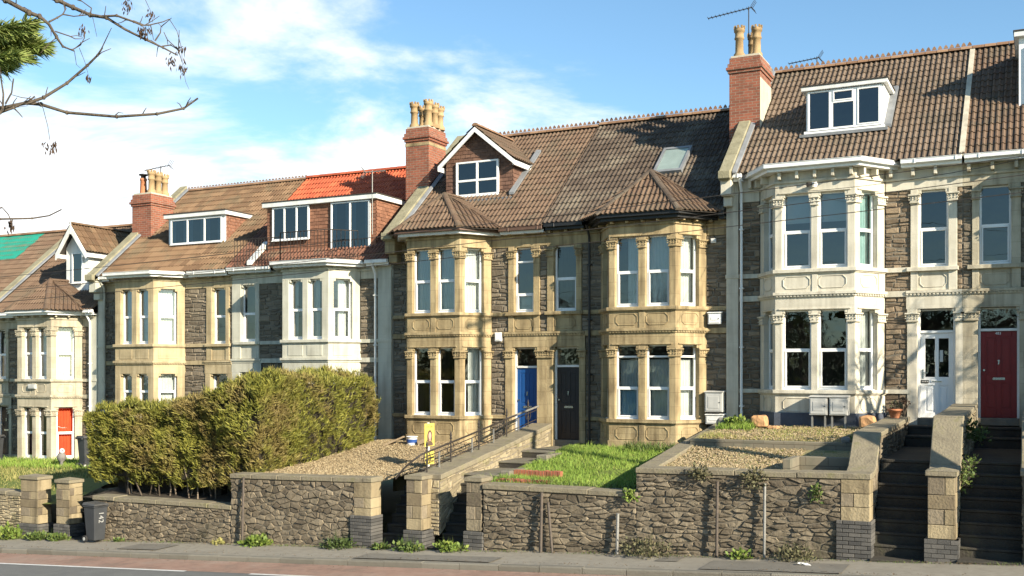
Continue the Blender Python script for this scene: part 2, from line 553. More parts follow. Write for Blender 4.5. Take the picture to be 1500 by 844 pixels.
def rubble(mb, F, u0, u1, z0f, z1f, rng, m, ch=(.09, .19), sw=(.14, .46), d=.0, prot=.045, ash=None):
    """random coursed rubble: each stone an own loose piece. z0f/z1f: functions of u"""
    if not callable(z0f):
        a0 = z0f
        z0f = lambda u: a0
    if not callable(z1f):
        a1 = z1f
        z1f = lambda u: a1
    H = max(z1f(u0) - z0f(u0), z1f(u1) - z0f(u1))
    rows = []
    z = 0
    while z < H:
        h = rng.uniform(*ch)
        if z + h > H - .05:
            h = H - z
        rows.append((z, z + h))
        z += h
    ph = rng.uniform(0, 99)

    def wob(u, zz):
        if zz <= .001 or zz >= H - .001:
            return 0
        return .075 * noise.noise((u * 1.6 + ph, zz * 5, 0))
    for (a, b) in rows:
        u = u0
        while u < u1 - .001:
            wd = rng.uniform(*sw) * (1.25 if b - a > .15 else 1)
            if u + wd > u1 - sw[0] * .6:
                wd = u1 - u
            parts = [(a, b)]
            if b - a > .14 and rng.random() < .35:
                c = rng.uniform(a + .05, b - .05)
                parts = [(a, c), (c, b)]
            for (pa, pb) in parts:
                g = rng.uniform(.004, .013)
                q = []
                ok = True
                for uu, zz in ((u + g, pa), (u + wd - g, pa), (u + wd - g, pb), (u + g, pb)):
                    s_ = H and (z1f(uu) - z0f(uu)) / H
                    Z = z0f(uu) + (zz + wob(uu, zz)) * s_
                    Z += (g if zz == pa else -g) + rng.uniform(-.010, .010) * (pa > .01 and pb < H - .02)
                    uu += rng.uniform(-.012, .012) * (uu > u0 + .03 and uu < u1 - .03)
                    q.append((uu, Z))
                pr = rng.uniform(.012, prot)
                c = min(.02, (q[2][1] - q[1][1]) * .22)
                if c < .004:
                    continue
                j = lambda k: rng.uniform(-k, k)
                back = [F.p(uu, d - .02, Z) for uu, Z in q]
                cu = (u + u + wd) / 2
                cz = sum(k[1] for k in q) / 4
                fr = []
                for uu, Z in q:
                    su = 1 if uu < cu else -1
                    s2 = 1 if Z < cz else -1
                    fr.append(F.p(uu + su * c * rng.uniform(.4, 1.3), d + pr + j(.008), Z + s2 * c * rng.uniform(.4, 1.2)))
                mb.add(back + fr, [(4, 5, 6, 7), (0, 1, 5, 4), (1, 2, 6, 5), (2, 3, 7, 6), (3, 0, 4, 7)], m)
            u += wd


def cell_rubble(mb, F, u0, u1, z0f, z1f, rng, m, sx_=.22, sz_=.11, prot=.05):
    """random rubble: irregular many-sided stones, each a loose piece"""
    Lx = u1 - u0
    H = max(z1f(u0) - z0f(u0), z1f(u1) - z0f(u1))
    k = sx_ / sz_ * .85
    nx, nz = int(Lx / sx_) + 2, max(2, int(round(H / sz_)))
    hz = H / nz
    pts = {}
    for j in range(nz):
        off = rng.uniform(0, 1)
        for i in range(-1, nx):
            if rng.random() < .2:
                continue
            pts[(i, j)] = ((i + off + rng.uniform(-.36, .36)) * sx_, (j + .5 + rng.uniform(-.42, .42)) * hz * k)
    for (i, j), (px, pz) in pts.items():
        poly = [(max(0, px - 2 * sx_), max(0, pz - 2.2 * hz * k)), (min(Lx, px + 2 * sx_), max(0, pz - 2.2 * hz * k)), (min(Lx, px + 2 * sx_), min(H * k, pz + 2.2 * hz * k)), (max(0, px - 2 * sx_), min(H * k, pz + 2.2 * hz * k))]
        if poly[0][0] >= poly[1][0]:
            continue
        for di in range(-4, 5):
            for dj in range(-3, 4):
                q = pts.get((i + di, j + dj))
                if q is None or (di == 0 and dj == 0):
                    continue
                mx_, mz = (px + q[0]) / 2, (pz + q[1]) / 2
                nx_, nz_ = q[0] - px, q[1] - pz
                new = []
                for a in range(len(poly)):
                    A, B = poly[a], poly[(a + 1) % len(poly)]
                    da = (A[0] - mx_) * nx_ + (A[1] - mz) * nz_
                    db = (B[0] - mx_) * nx_ + (B[1] - mz) * nz_
                    if da <= 0:
                        new.append(A)
                    if da * db < 0:
                        t = da / (da - db)
                        new.append((A[0] + (B[0] - A[0]) * t, A[1] + (B[1] - A[1]) * t))
                poly = new
                if len(poly) < 3:
                    break
            if len(poly) < 3:
                break
        P = [(a, b / k) for a, b in poly]
        Q = []
        for a in P:            # drop nearly equal corners
            if not Q or math.hypot(a[0] - Q[-1][0], a[1] - Q[-1][1]) > .012:
                Q.append(a)
        if len(Q) > 2 and math.hypot(Q[0][0] - Q[-1][0], Q[0][1] - Q[-1][1]) < .012:
            Q.pop()
        if len(Q) < 3:
            continue
        cx, cz = sum(a for a, b in Q) / len(Q), sum(b for a, b in Q) / len(Q)
        wx, wz = max(a for a, b in Q) - min(a for a, b in Q), max(b for a, b in Q) - min(b for a, b in Q)
        if wx < .035 or wz < .025:
            continue

        def mp(a, b, d):
            u = u0 + a
            return F.p(u, d, z0f(u) + b * (z1f(u) - z0f(u)) / H)
        g = rng.uniform(.008, .016)
        pr = rng.uniform(.01, prot)
        back, frt = [], []
        for a, b in Q:
            sa, sb = max(.3, 1 - 2 * g / wx), max(.3, 1 - 2 * g / wz)
            back.append(mp(cx + (a - cx) * sa, cz + (b - cz) * sb, -.02))
            c_ = rng.uniform(.005, .02)
            sa, sb = max(.3, sa - 2 * c_ / wx), max(.3, sb - 2 * c_ / wz)
            frt.append(mp(cx + (a - cx) * sa, cz + (b - cz) * sb, pr + rng.uniform(-.009, .009)))
        n = len(Q)
        mid = mp(cx + rng.uniform(-.2, .2) * wx, cz + rng.uniform(-.2, .2) * wz, pr + rng.uniform(-.004, .012))
        mb.add(back + frt + [mid], [(n + a, n + (a + 1) % n, 2 * n) for a in range(n)] + [(a, (a + 1) % n, n + (a + 1) % n, n + a) for a in range(n)], m)


def patch(mb, poly, m, under='felt', tw=.27, ch=.33, prof=None, lift=.026, lip=.024, rng=None):
    """tiles over a planar polygon; poly[0]-poly[1] is the eave; every tile a loose piece"""
    P = [Vector(a) for a in poly]
    u = (P[1] - P[0]).normalized()
    nrm = Vector((0, 0, 0))
    for i in range(1, len(P) - 1):
        nrm += (P[i] - P[0]).cross(P[i + 1] - P[0])
    nrm.normalize()
    v = nrm.cross(u)
    q = [((a - P[0]).dot(u), (a - P[0]).dot(v)) for a in P]
    mb.add([a - nrm * .03 for a in P], [tuple(range(len(P)))], under)
    vmax = max(b for a, b in q)

    def interval(vv):
        vv = min(max(vv, 1e-4), vmax - 1e-4)
        xs = []
        for i in range(len(q)):
            (a, b), (c, e) = q[i], q[(i + 1) % len(q)]
            if (b <= vv) != (e <= vv):
                xs.append(a + (c - a) * (vv - b) / (e - b))
        return (min(xs), max(xs)) if len(xs) > 1 else (0, 0)
    prof = prof or [(0, .0), (.08, .034), (.2, .038), (.3, .004), (.5, 0), (.58, .034), (.7, .038), (.8, .004), (1, 0)]
    row = 0
    vv = 0.
    rng = rng or random.Random(5)
    umin = min(a for a, b in q)
    umax = max(a for a, b in q)
    while vv < vmax - .02:
        v0, v1 = vv, min(vv + ch * 1.06, vmax)
        i0, i1 = interval(v0 + 1e-3), interval(v1)
        uu = umin - (tw * .5 if row % 2 and len(prof) < 4 else 0)
        while uu < umax:
            gp = .010 if tw > .2 else .006
            a0, b0 = max(uu, i0[0]), min(uu + tw, i0[1])
            a1, b1 = max(uu, i1[0]), min(uu + tw, i1[1])
            if b0 - a0 > .02 or b1 - a1 > .02:
                lo, hi, lp = [], [], []
                jt = rng.uniform(-.006, .006)
                js = rng.uniform(-.006, .006)
                for fr, h in prof:
                    x0 = min(max(uu + fr * (tw - gp), i0[0]), i0[1])
                    x1 = min(max(uu + fr * (tw - gp), i1[0]), i1[1])
                    lo.append(P[0] + u * x0 + v * (v0 + js) + nrm * (h + lift + jt))
                    hi.append(P[0] + u * x1 + v * v1 + nrm * (h))
                    lp.append(P[0] + u * x0 + v * (v0 + js) + nrm * (h + lift + jt - lip))
                n = len(prof)
                fs = []
                for k in range(n - 1):
                    fs.append((k, k + 1, n + k + 1, n + k))
                    fs.append((2 * n + k, 2 * n + k + 1, k + 1, k))
                mb.add(lo + hi + lp, fs, m)
            uu += tw
        vv += ch
        row += 1


FLAT = [(0, 0), (1, 0)]


def ridge(mb, a, b, r, m, step=.33, crest=0.):
    a, b = Vector(a), Vector(b)
    t = (b - a)
    ln = t.length
    t.normalize()
    n = max(1, round(ln / step))
    up = Vector((0, 0, 1))
    sd = t.cross(up).normalized()
    up = sd.cross(t).normalized()
    for i in range(n):
        p0 = a + t * (ln * i / n)
        p1 = a + t * (ln * (i + 1) / n - .008)
        vs_ = []
        for p, rr in ((p0, r), (p1, r * .94)):
            for k in range(7):
                an = math.pi * k / 6
                vs_.append(p + sd * math.cos(an) * rr + up * (math.sin(an) * rr * .8 - .02))
        mb.add(vs_, [(k, k + 1, 8 + k, 7 + k) for k in range(6)] + [tuple(range(7)), tuple(range(13, 6, -1))], m)
        if crest:
            c = (p0 + p1) / 2 + up * r * .74
            for k in (-.5, .5):
                cc = c + t * k * ln / n * .5
                mb.extr([cc - t * .06 - sd * .012, cc + t * .06 - sd * .012, cc + t * .035 + up * crest * .6 - sd * .012, cc + up * crest - sd * .012, cc - t * .035 + up * crest * .6 - sd * .012], sd * .024, m)


def text_mesh(body, size, m, F, u, d, z, rot=0., thick=.004, align='CENTER'):
    """lettering as a mesh on a frame plane"""
    c = D.curves.new('lettering', 'FONT')
    c.body = body
    c.size = size
    c.extrude = thick
    c.align_x = align
    c.align_y = 'CENTER'
    o = D.objects.new('lettering', c)
    COL.objects.link(o)
    dg = bpy.context.evaluated_depsgraph_get()
    dg.update()
    me = D.meshes.new_from_object(o.evaluated_get(dg))
    ca, sa = math.cos(rot), math.sin(rot)
    vs_ = []
    for q in me.vertices:
        x, y, zz = q.co
        a, b = x * ca - y * sa, x * sa + y * ca
        vs_.append(F.p(u + a, d + zz, z + b))
    fs = [tuple(p.vertices) for p in me.polygons]
    D.objects.remove(o)
    D.curves.remove(c)
    D.meshes.remove(me)
    mb = MB()
    mb.add(vs_, fs, m)
    return mb


# ------------------------------------------------------------------ windows and doors
def curtain(parent, F, u0, u1, z0, z1, d, m, rng, pleat=.09, amp=.022, name='curtain'):
    mb = MB()
    n = max(6, int((u1 - u0) / .018))
    ph = rng.uniform(0, 6)
    vs_ = []
    for i in range(n + 1):
        u = u0 + (u1 - u0) * i / n
        w_ = amp * math.sin(u / pleat * 2 * math.pi + ph + .8 * math.sin(u * 5 + ph))
        vs_ += [F.p(u, d + w_ * .6, z1), F.p(u + rng.uniform(-.003, .003), d + w_, z0)]
    mb.add(vs_, [(2 * i, 2 * i + 1, 2 * i + 3, 2 * i + 2) for i in range(n)], m, True)
    return mb.build(name, parent)


def window(parent, F, u0, u1, z0, z1, rec=.13, bars=(.5,), style=None, rng=None, fw=.05, frame='white_plastic', glass='glass', lights=1, sash=(0,), dp=.06, curtain_on=True, label=None):
    mb = MB()
    mb.fb(F, u0, u0 + fw, -rec - dp, -rec, z0, z1, frame)
    mb.fb(F, u1 - fw, u1, -rec - dp, -rec, z0, z1, frame)
    mb.fb(F, u0 + fw, u1 - fw, -rec - dp, -rec, z0, z0 + fw, frame)
    mb.fb(F, u0 + fw, u1 - fw, -rec - dp, -rec, z1 - fw * .8, z1, frame)
    mb.fb(F, u0 - .0, u1 + .0, -rec - .01, -rec + .05, z0 - .03, z0 - .002, frame)
    H = z1 - z0
    zs = [z0 + H * b for b in bars]
    for z in zs:
        mb.fb(F, u0 + fw, u1 - fw, -rec - dp, -rec + .004, z - fw * .5, z + fw * .5, frame)
    us = [u0 + (u1 - u0) * k / lights for k in range(1, lights)]
    for u in us:
        mb.fb(F, u - fw * .5, u + fw * .5, -rec - dp, -rec + .002, z0 + fw, z1 - fw * .8, frame)
    # opening sashes: a second, slightly proud frame inside one light
    ed = [z0 + fw] + zs + [z1 - fw * .8]
    for k in sash:
        a, b = ed[k] + (fw * .5 if k else 0), ed[k + 1] - (fw * .5 if k + 1 < len(ed) - 1 else 0)
        s = .032
        e, f_ = u0 + fw, (us[0] - fw * .5 if us else u1 - fw)
        mb.fb(F, e, e + s, -rec - .04, -rec + .016, a, b, frame)
        mb.fb(F, f_ - s, f_, -rec - .04, -rec + .016, a, b, frame)
        mb.fb(F, e + s, f_ - s, -rec - .04, -rec + .016, a, a + s, frame)
        mb.fb(F, e + s, f_ - s, -rec - .04, -rec + .016, b - s, b, frame)
    o = mb.build('window', parent, .004)
    g = MB()
    g.add([F.p(u0 + .01, -rec - .03, z0 + .01), F.p(u1 - .01, -rec - .03, z0 + .01), F.p(u1 - .01, -rec - .03, z1 - .01), F.p(u0 + .01, -rec - .03, z1 - .01)], [(0, 1, 2, 3)], glass)
    g.build('pane', o)
    rng = rng or random.Random(1)
    d = -rec - .16
    a, b = u0 + .02, u1 - .02
    if style == 'net':
        curtain(o, F, a, b, z0, z1, d, 'net_curtain', rng)
    elif style == 'side':
        wd = (b - a) * .3
        curtain(o, F, a, a + wd, z0, z1, d, 'net_curtain', rng)
        curtain(o, F, b - wd, b, z0, z1, d, 'net_curtain', rng)
    elif style == 'right':
        curtain(o, F, (a + b) / 2 - .05, b, z0, z1, d, 'net_curtain', rng)
    elif style == 'left':
        curtain(o, F, a, (a + b) / 2, z0, z1, d, 'net_curtain', rng)
    elif style == 'blind':
        curtain(o, F, a, b, z0 + H * .62, z1, d, 'grey_blind', rng, 5, .002, 'blind')
    elif style == 'bluelow':
        curtain(o, F, a, b, z0, z0 + H * .42, d, 'blue_curtain', rng)
        curtain(o, F, a, b, z0 + H * .42, z0 + H * .8, d - .03, 'net_curtain', rng)
    elif style == 'netlow':
        curtain(o, F, a, b, z0, z0 + H * .8, d, 'net_curtain', rng)
    elif style == 'blinds_low':
        curtain(o, F, a, b, z0, z0 + H * .3, d, 'grey_blind', rng, 5, .002, 'blind')
    elif style:
        curtain(o, F, a, b, z0, z1, d, style, rng)
    if label:
        o['label'] = label
    return o


def door(parent, F, u0, u1, z0, z1, zt, leaf, frame='white_paint', style='panel', rec=.16, label=None):
    """z1 top of opening, zt transom height"""
    mb = MB()
    fw = .055
    for a, b in ((u0, u0 + fw), (u1 - fw, u1)):
        mb.fb(F, a, b, -rec - .09, -rec, z0, z1, frame)
    mb.fb(F, u0 + fw, u1 - fw, -rec - .09, -rec + .01, zt, zt + .06, frame)
    mb.fb(F, u0 + fw, u1 - fw, -rec - .09, -rec, z1 - .04, z1, frame)
    mb.fb(F, u0, u1, -rec - .12, -rec + .14, z0 - .14, z0 + .03, 'step_stone')
    a, b = u0 + fw + .004, u1 - fw - .004
    zb = z0 + .035
    dd = -rec - .035
    W_ = b - a
    H = zt - zb
    if style == 'glazed':
        for e, f_ in ((a, a + .1), (b - .1, b), ((a + b) / 2 - .04, (a + b) / 2 + .04)):
            mb.fb(F, e, f_, dd - .05, dd, zb, zt - .004, leaf)
        for e, f_ in ((zb, zb + .12), (zb + H * .38, zb + H * .48), (zt - .13, zt - .004)):
            for p_, q_ in ((a + .1, (a + b) / 2 - .04), ((a + b) / 2 + .04, b - .1)):
                mb.fb(F, p_, q_, dd - .048, dd - .002, e, f_, leaf)
        for p_, q_ in ((a + .1, (a + b) / 2 - .04), ((a + b) / 2 + .04, b - .1)):
            mb.fb(F, p_, q_, dd - .04, dd - .02, zb + .12, zb + H * .38, leaf)
            mb.fb(F, p_ + .05, q_ - .05, dd - .02, dd - .008, zb + .17, zb + H * .38 - .05, leaf)
    else:
        mb.fb(F, a, b, dd - .05, dd - .014, zb, zt - .004, leaf)
        st = .11
        rails = [(0, .1), (.40, .50), (.93, 1)] if style == 'panel' else [(0, .1), (.34, .42), (.66, .71), (.93, 1)]
        for e, f_ in ((a, a + st), (b - st, b), ((a + b) / 2 - .05, (a + b) / 2 + .05)):
            mb.fb(F, e, f_, dd - .014, dd, zb, zt - .004, leaf)
        for e, f_ in rails:
            for p_, q_ in ((a + st, (a + b) / 2 - .05), ((a + b) / 2 + .05, b - st)):
                mb.fb(F, p_, q_, dd - .014, dd - .001, zb + H * e, zb + H * f_ - .004, leaf)
        for (e, f_) in zip(rails[:-1], rails[1:]):
            for p_, q_ in ((a + st, (a + b) / 2 - .05), ((a + b) / 2 + .05, b - st)):
                mb.fb(F, p_ + .035, q_ - .035, dd - .014, dd - .006, zb + H * e[1] + .035, zb + H * f_[0] - .035, leaf)
    o = mb.build('door', parent, .004)
    g = MB()
    g.add([F.p(u0 + fw, -rec - .05, zt + .06), F.p(u1 - fw, -rec - .05, zt + .06), F.p(u1 - fw, -rec - .05, z1 - .04), F.p(u0 + fw, -rec - .05, z1 - .04)], [(0, 1, 2, 3)], 'glass')
    g.build('fanlight', o)
    if style == 'glazed':
        g = MB()
        for p_, q_ in ((a + .1, (a + b) / 2 - .04), ((a + b) / 2 + .04, b - .1)):
            g.add([F.p(p_, dd - .03, zb + H * .48), F.p(q_, dd - .03, zb + H * .48), F.p(q_, dd - .03, zt - .13), F.p(p_, dd - .03, zt - .13)], [(0, 1, 2, 3)], 'glass')
        g.build('pane', o)
    h = MB()
    c = (a + b) / 2
    lz = zb + H * (.43 if style == 'glazed' else .45)
    lw = .13
    h.fb(F, c - lw, c + lw, dd, dd + .014, lz - .03, lz + .03, 'white_plastic' if style == 'glazed' else 'chrome')
    h.fb(F, c - lw + .02, c + lw - .02, dd + .014, dd + .02, lz - .016, lz + .012, 'chrome')
    h.build('letterbox', o, .003)
    h = MB()
    if style == 'glazed':
        h.fb(F, a + .03, a + .065, dd, dd + .012, lz + .06, lz + .28, 'chrome')
        h.fb(F, a + .03, a + .16, dd + .03, dd + .045, lz + .19, lz + .21, 'chrome')
    else:
        h.tube([F.p(a + .07, dd, lz + .2), F.p(a + .07, dd + .05, lz + .2)], .025, 'chrome')
        h.tube([F.p(c, dd, lz + .42), F.p(c, dd + .03, lz + .42)], .022, 'chrome')
        h.fb(F, c - .012, c + .012, dd + .02, dd + .035, lz + .33, lz + .42, 'chrome')
    h.build('handle', o)
    if label:
        o['label'] = label
    return o


def octo(mb, F, u0, u1, z0, z1, m, d=0., w_=.018):
    """raised moulding: a rectangle with notched corners"""
    n = min(u1 - u0, z1 - z0) * .26
    p = [(u0 + n, z0), (u1 - n, z0), (u1 - n * .6, z0 + n * .45), (u1, z0 + n), (u1, z1 - n), (u1 - n * .6, z1 - n * .45), (u1 - n, z1), (u0 + n, z1), (u0 + n * .6, z1 - n * .45), (u0, z1 - n), (u0, z0 + n), (u0 + n * .6, z0 + n * .45)]
    for i in range(len(p)):
        (a, b), (c, e) = p[i], p[(i + 1) % len(p)]
        ln = math.hypot(c - a, e - b)
        nx, nz = -(e - b) / ln * w_ / 2, (c - a) / ln * w_ / 2
        tx, tz = (c - a) / ln * w_ * .4, (e - b) / ln * w_ * .4
        q = [(a - tx + nx, b - tz + nz), (a - tx - nx, b - tz - nz), (c + tx - nx, e + tz - nz), (c + tx + nx, e + tz + nz)]
        dd = d + .016 + .0006 * (i % 2)
        mb.hexa([F.p(q[0][0], d - .01, q[0][1]), F.p(q[1][0], d - .01, q[1][1]), F.p(q[2][0], d - .01, q[2][1]), F.p(q[3][0], d - .01, q[3][1]),
                 F.p(q[0][0], dd, q[0][1]), F.p(q[1][0], dd, q[1][1]), F.p(q[2][0], dd, q[2][1]), F.p(q[3][0], dd, q[3][1])], m)


def capital(mb, F, u0, u1, zt, m, rng, d=0.):
    mb.fb(F, u0 - .05, u1 + .05, -.1, d + .075, zt - .04, zt, m)
    mb.fb(F, u0 - .01, u1 + .01, -.1, d + .035, zt - .19, zt - .04, m)
    mb.fb(F, u0 - .025, u1 + .025, -.1, d + .05, zt - .215, zt - .19, m)
    n = max(3, int((u1 - u0 + .1) / .065))
    for k in range(n):
        u = u0 - .03 + (u1 - u0 + .06) * k / (n - 1)
        for zz, r in ((zt - .07, .026), (zt - .13, .024)):
            uu = u + rng.uniform(-.01, .01)
            c = Vector(F.p(uu, d + .045, zz + rng.uniform(-.012, .012)))
            nn = Vector((F.n[0], F.n[1], 0)) * r
            ux = Vector((F.u[0], F.u[1], 0)) * r
            zz_ = Vector((0, 0, r * 1.1))
            mb.add([c + ux, c - ux, c + zz_, c - zz_, c + nn, c - nn], [(0, 2, 4), (2, 1, 4), (1, 3, 4), (3, 0, 4), (2, 0, 5), (1, 2, 5), (3, 1, 5), (0, 3, 5)], m)


# ------------------------------------------------------------------ terraced house
T40 = math.tan(R(40))
BD = .85      # bay depth
BS = .56      # bay splay width
SL = math.hypot(BD, BS)


class Bay:
    def __init__(s, cl, cr):
        s.cl, s.cr = cl, cr
        s.rl, s.rr = cl - BS, cr + BS
        s.fr = [Frame(s.rl, 0, BS, -BD), Frame(cl, -BD), Frame(cr, -BD, BS, BD)]
        s.len = [SL, cr - cl, SL]

    def outline(s, off, y0=0.):
        k = 1.197 * off
        e = -BS / BD * y0
        f = (BD + off + y0 * 0) * BS / BD
        return [(s.rl - k, y0), (s.rl - k + f, -BD - off), (s.rr + k - f, -BD - off), (s.rr + k, y0)]

    def prism(s, mb, z0, z1, off, m, back=.2):
        o = s.outline(off)
        mb.prism([o[0], o[1], o[2], o[3], (o[3][0], back), (o[0][0], back)], z0, z1, m)

    def ring(s, mb, z0, z1, oi, oo, m):
        a, b = s.outline(oo), s.outline(oi)
        for i in range(3):
            mb.prism([a[i], a[i + 1], b[i + 1], b[i]], z0, z1, m)


def pot(root, cx, cy, z, h, m='buff_pot', crown=True):
    mb = MB()
    r = .12
    prof = [(r * 1.35, 0), (r * 1.3, .1), (r * .95, .16), (r * .88, h * .62), (r * 1.12, h * .64), (r * 1.12, h * .69), (r * .98, h * .7), (r * 1.0, h * .86), (r * 1.22, h * .88), (r * 1.25, h * .96), (r * 1.1, h), (r * .8, h), (r * .75, h - .2)]
    if not crown:
        prof = [(r * 1.1, 0), (r * .9, h * .85), (r * 1.05, h * .87), (r * 1.05, h), (r * .8, h), (r * .75, h - .15)]
    mb.lathe(cx, cy, [(a, z + b) for a, b in prof], m)
    if crown:
        for k in range(8):
            a = 2 * math.pi * k / 8
            x, y = cx + r * 1.08 * math.cos(a), cy + r * 1.08 * math.sin(a)
            mb.box(x - .025, x + .025, y - .025, y + .025, z + h - .02, z + h + .06, m)
    return mb


def chimney(root, x0, x1, y0, y1, zb, zt, pots, band=None, render_side=False):
    mb = MB()
    mb.box(x0, x1, y0, y1, zb, zt - .42, 'red_brick')
    for k, (a, b, e) in enumerate(((.42, .34, .035), (.34, .26, .075), (.26, .16, .04), (.16, .0, .0))):
        mb.box(x0 - e, x1 + e, y0 - e, y1 + e, zt - a, zt - b, 'red_brick')
    mb.prism([(x0 + .03, y0 + .03), (x1 - .03, y0 + .03), (x1 - .03, y1 - .03), (x0 + .03, y1 - .03)], zt, zt + .06, 'render')
    if band:
        mb.box(x0 - .012, x1 + .012, y0 - .012, y1 + .012, band, band + .1, 'bath_stone')
    if render_side:
        mb.box(x1 - .01, x1 + .012, y0 - .004, y1 + .004, zb, zt - .6, 'render')
    o = mb.build('chimney', root, .006)
    for (px, py, h, *r) in pots:
        pot(root, px, py, zt + .05, h, *r).build('chimney_pot', o)
    return o


def house(name, label, c):
    """c: measurements of one house of the terrace, in metres"""
    x0, x1, S, gz, ze = c['x0'], c['x1'], c['S'], c['gz'], c['ze']
    st, rb, rng = c['stone'], c.get('rub', 'rubble_grey'), random.Random(c['seed'])
    root = thing(name, label, 'house', ((x0 + x1) / 2, 0, gz), 'houses of the terrace')
    zr = ze + 4.35 * T40
    zg = c.get('gzd', gz)              # bottom of walls
    bay = Bay(*c['bay'])
    g_top, g_sill = S - 1.02, S - 2.93 + c.get('gs', 0)
    w_top = S + 1.8
    # shell
    mb = MB()
    for xa in (x0 + .01, x1 - .13):
        mb.extr([(xa, .2, zg - .6), (xa, 7.95, zg - .6), (xa, 7.95, ze), (xa, 4, zr - .12), (xa, .2, ze + .3)], (.12, 0, 0), 'render')
    mb.box(x0 + .13, x1 - .13, 7.8, 7.95, zg - .6, ze, 'render')
    mb.build('party_wall', root)
    mb = MB()
    mb.box(x0 + .135, x1 - .135, 3.4, 3.5, zg - .2, ze + .25, 'room')
    mb.box(x0 + .135, x1 - .135, .26, 3.39, S - .8, S - .55, 'room')
    mb.box(x0 + .135, x1 - .135, .26, 3.39, zg - .2, zg + .02, 'room')
    mb.box(x0 + .135, x1 - .135, .26, 3.39, S + 2.0, S + 2.1, 'room')
    xm = (bay.rr + .1) if c['side'] == 'L' else (bay.rl - .2)
    mb.box(xm, xm + .1, .26, 3.39, zg + .03, S + 1.99, 'room')
    mb.build('interior', root)
    # rubble and ashlar of the main wall, each strip and surround its own part
    def bands(mb, a, b):
        for z, h, e in ((S - .13, .11, .035), (S - .72, .14, .03), (g_sill - .11, .1, .03)):
            mb.fb(FW, a, b, -.2, e, z, z + h, c.get('bandm', st))

    for (t, a, b, *ex) in c['seg1']:
        if t == 'rub':
            ru = MB()
            z0_, z1_ = S - .58, w_top + .02
            ru.fb(FW, a, b, -.25, -.045, zg, z1_, 'mortar')
            rubble(ru, FW, a, b, z0_, z1_, rng, rb, (.08, .17), (.14, .4), -.045, .04)
            lo = [q for q in c['seg0'] if q[0] == 'rub' and q[1] < b and q[2] > a]
            if lo:
                rubble(ru, FW, lo[0][1], lo[0][2], zg, S - .72, rng, rb, (.08, .17), (.14, .4), -.045, .04)
                ru.fb(FW, lo[0][1], lo[0][2], -.24, -.047, zg, S - .6, 'mortar')
                bands(ru, a, b)
            ru.build('stone_wall', root, .006)
        elif t == 'pp':
            pp = MB()
            m_ = ex[0] if ex else st
            pp.fb(FW, a, b, -.25, .07, zg, ze - .12, m_)
            pp.fb(FW, a - .02, b + .02, -.2, .09, S - .12, S - .02, m_)
            pp.build('party_pilaster', root, .007)
    for seg, zlo, zhi, nm in ((c['seg1'], S - .58, w_top + .02, 'window_surround'), (c['seg0'], zg, S - .72, 'door_surround')):
        first = seg is c['seg1']
        ash = MB()
        for (t, a, b, *ex) in seg:
            if t == 'pil':
                ash.fb(FW, a, b, -.25, .012, zlo, zhi, st)
                if not first:
                    ash.fb(FW, a - .02, b + .02, -.1, .04, zlo, zlo + .28, st)
                if c.get('caps', True):
                    capital(ash, FW, a, b, (w_top if first else g_top) - .09, st, rng, .012)
            elif t == 'win':
                ash.fb(FW, a, b, -.25, -.02, zlo, S - .1, st)
                if c.get('oct', True):
                    octo(ash, FW, a + .04, b - .04, S - .5, S - .2, st, -.02)
                ash.fb(FW, a - .25, b + .22, -.2, .085, S - .125, S - .03, st)
                ash.fb(FW, a, b, -.25, -.004, w_top, w_top + .03, st)
                for e, f_ in ((a, a + .07), (b - .07, b)):
                    ash.fb(FW, e, f_, -.25, -.006, w_top - .075, w_top, st)
                window(root, FW, a, b, S - .02, w_top, style=ex[0] if ex else None, rng=rng, bars=c.get('wbars', (.5,)), glass=c.get('wglass', 'glass'))
            elif t == 'door':
                ash.fb(FW, a, b, -.25, .0, g_top, zhi, st)
                for e, f_ in ((a, a + .07), (b - .07, b)):
                    ash.fb(FW, e, f_, -.25, -.006, g_top - .075, g_top, st)
                door(root, FW, a, b, c['dz'], g_top, c['dz'] + 2.05, *ex)
        if not first:      # the string over the ground floor opening
            xs = [s_[1] for s_ in seg if s_[0] in ('pil', 'door')] + [s_[2] for s_ in seg if s_[0] in ('pil', 'door')]
            sa, sb = min(xs) - .02, max(xs)
            ash.fb(FW, sa, sb, -.2, .07, S - .65, S - .585, st)
            ash.fb(FW, sa, sb, -.2, .035, S - .715, S - .65, st)
            ash.fb(FW, sa, sb, -.2, .016, S - 1.02, S - .715, st)
            u = sa
            while c.get('oct', True) and u < sb - .03:
                ash.fb(FW, u, u + .05, -.1, .06, S - .69, S - .652, st)
                u += .085
        ash.build(nm, root, .007)
    for a, b in ((x0, bay.rl - .02), (bay.rr + .02, x1)):
        if b - a < .05:
            continue
        ash = MB()
        ash.fb(FW, a, b, -.25, .0, w_top + .02, ze - .05, st)
        ash.fb(FW, a, b, -.2, .045, S + 2.06, S + 2.12, st)
        u = a + .1
        while u < b - .12:
            ash.fb(FW, u, u + .075, -.1, .2, S + 2.14, ze - .13, c.get('bracket', st))
            u += .5
        ash.build('frieze', root, .007)
    # bay
    b = MB()
    bay.prism(b, zg - .4, g_sill - .1, 0, st)
    bay.prism(b, zg - .4, c.get('plz', zg + .22), .035, c.get('plinth', st))
    bay.prism(b, g_sill - .11, g_sill - .02, .075, st)
    bay.prism(b, g_sill - .14, g_sill - .11, .035, st)
    bay.prism(b, g_top, S - .7, 0, st)
    bay.prism(b, S - .715, S - .66, .03, st)
    bay.prism(b, S - .66, S - .585, .075, st)
    bay.prism(b, S - .585, S - .1, 0, st)
    bay.prism(b, S - .12, S - .03, .075, st)
    bay.prism(b, S - .15, S - .12, .035, st)
    bay.prism(b, w_top, ze - .06, 0, st)
    bay.prism(b, S + 2.06, S + 2.12, .045, st)
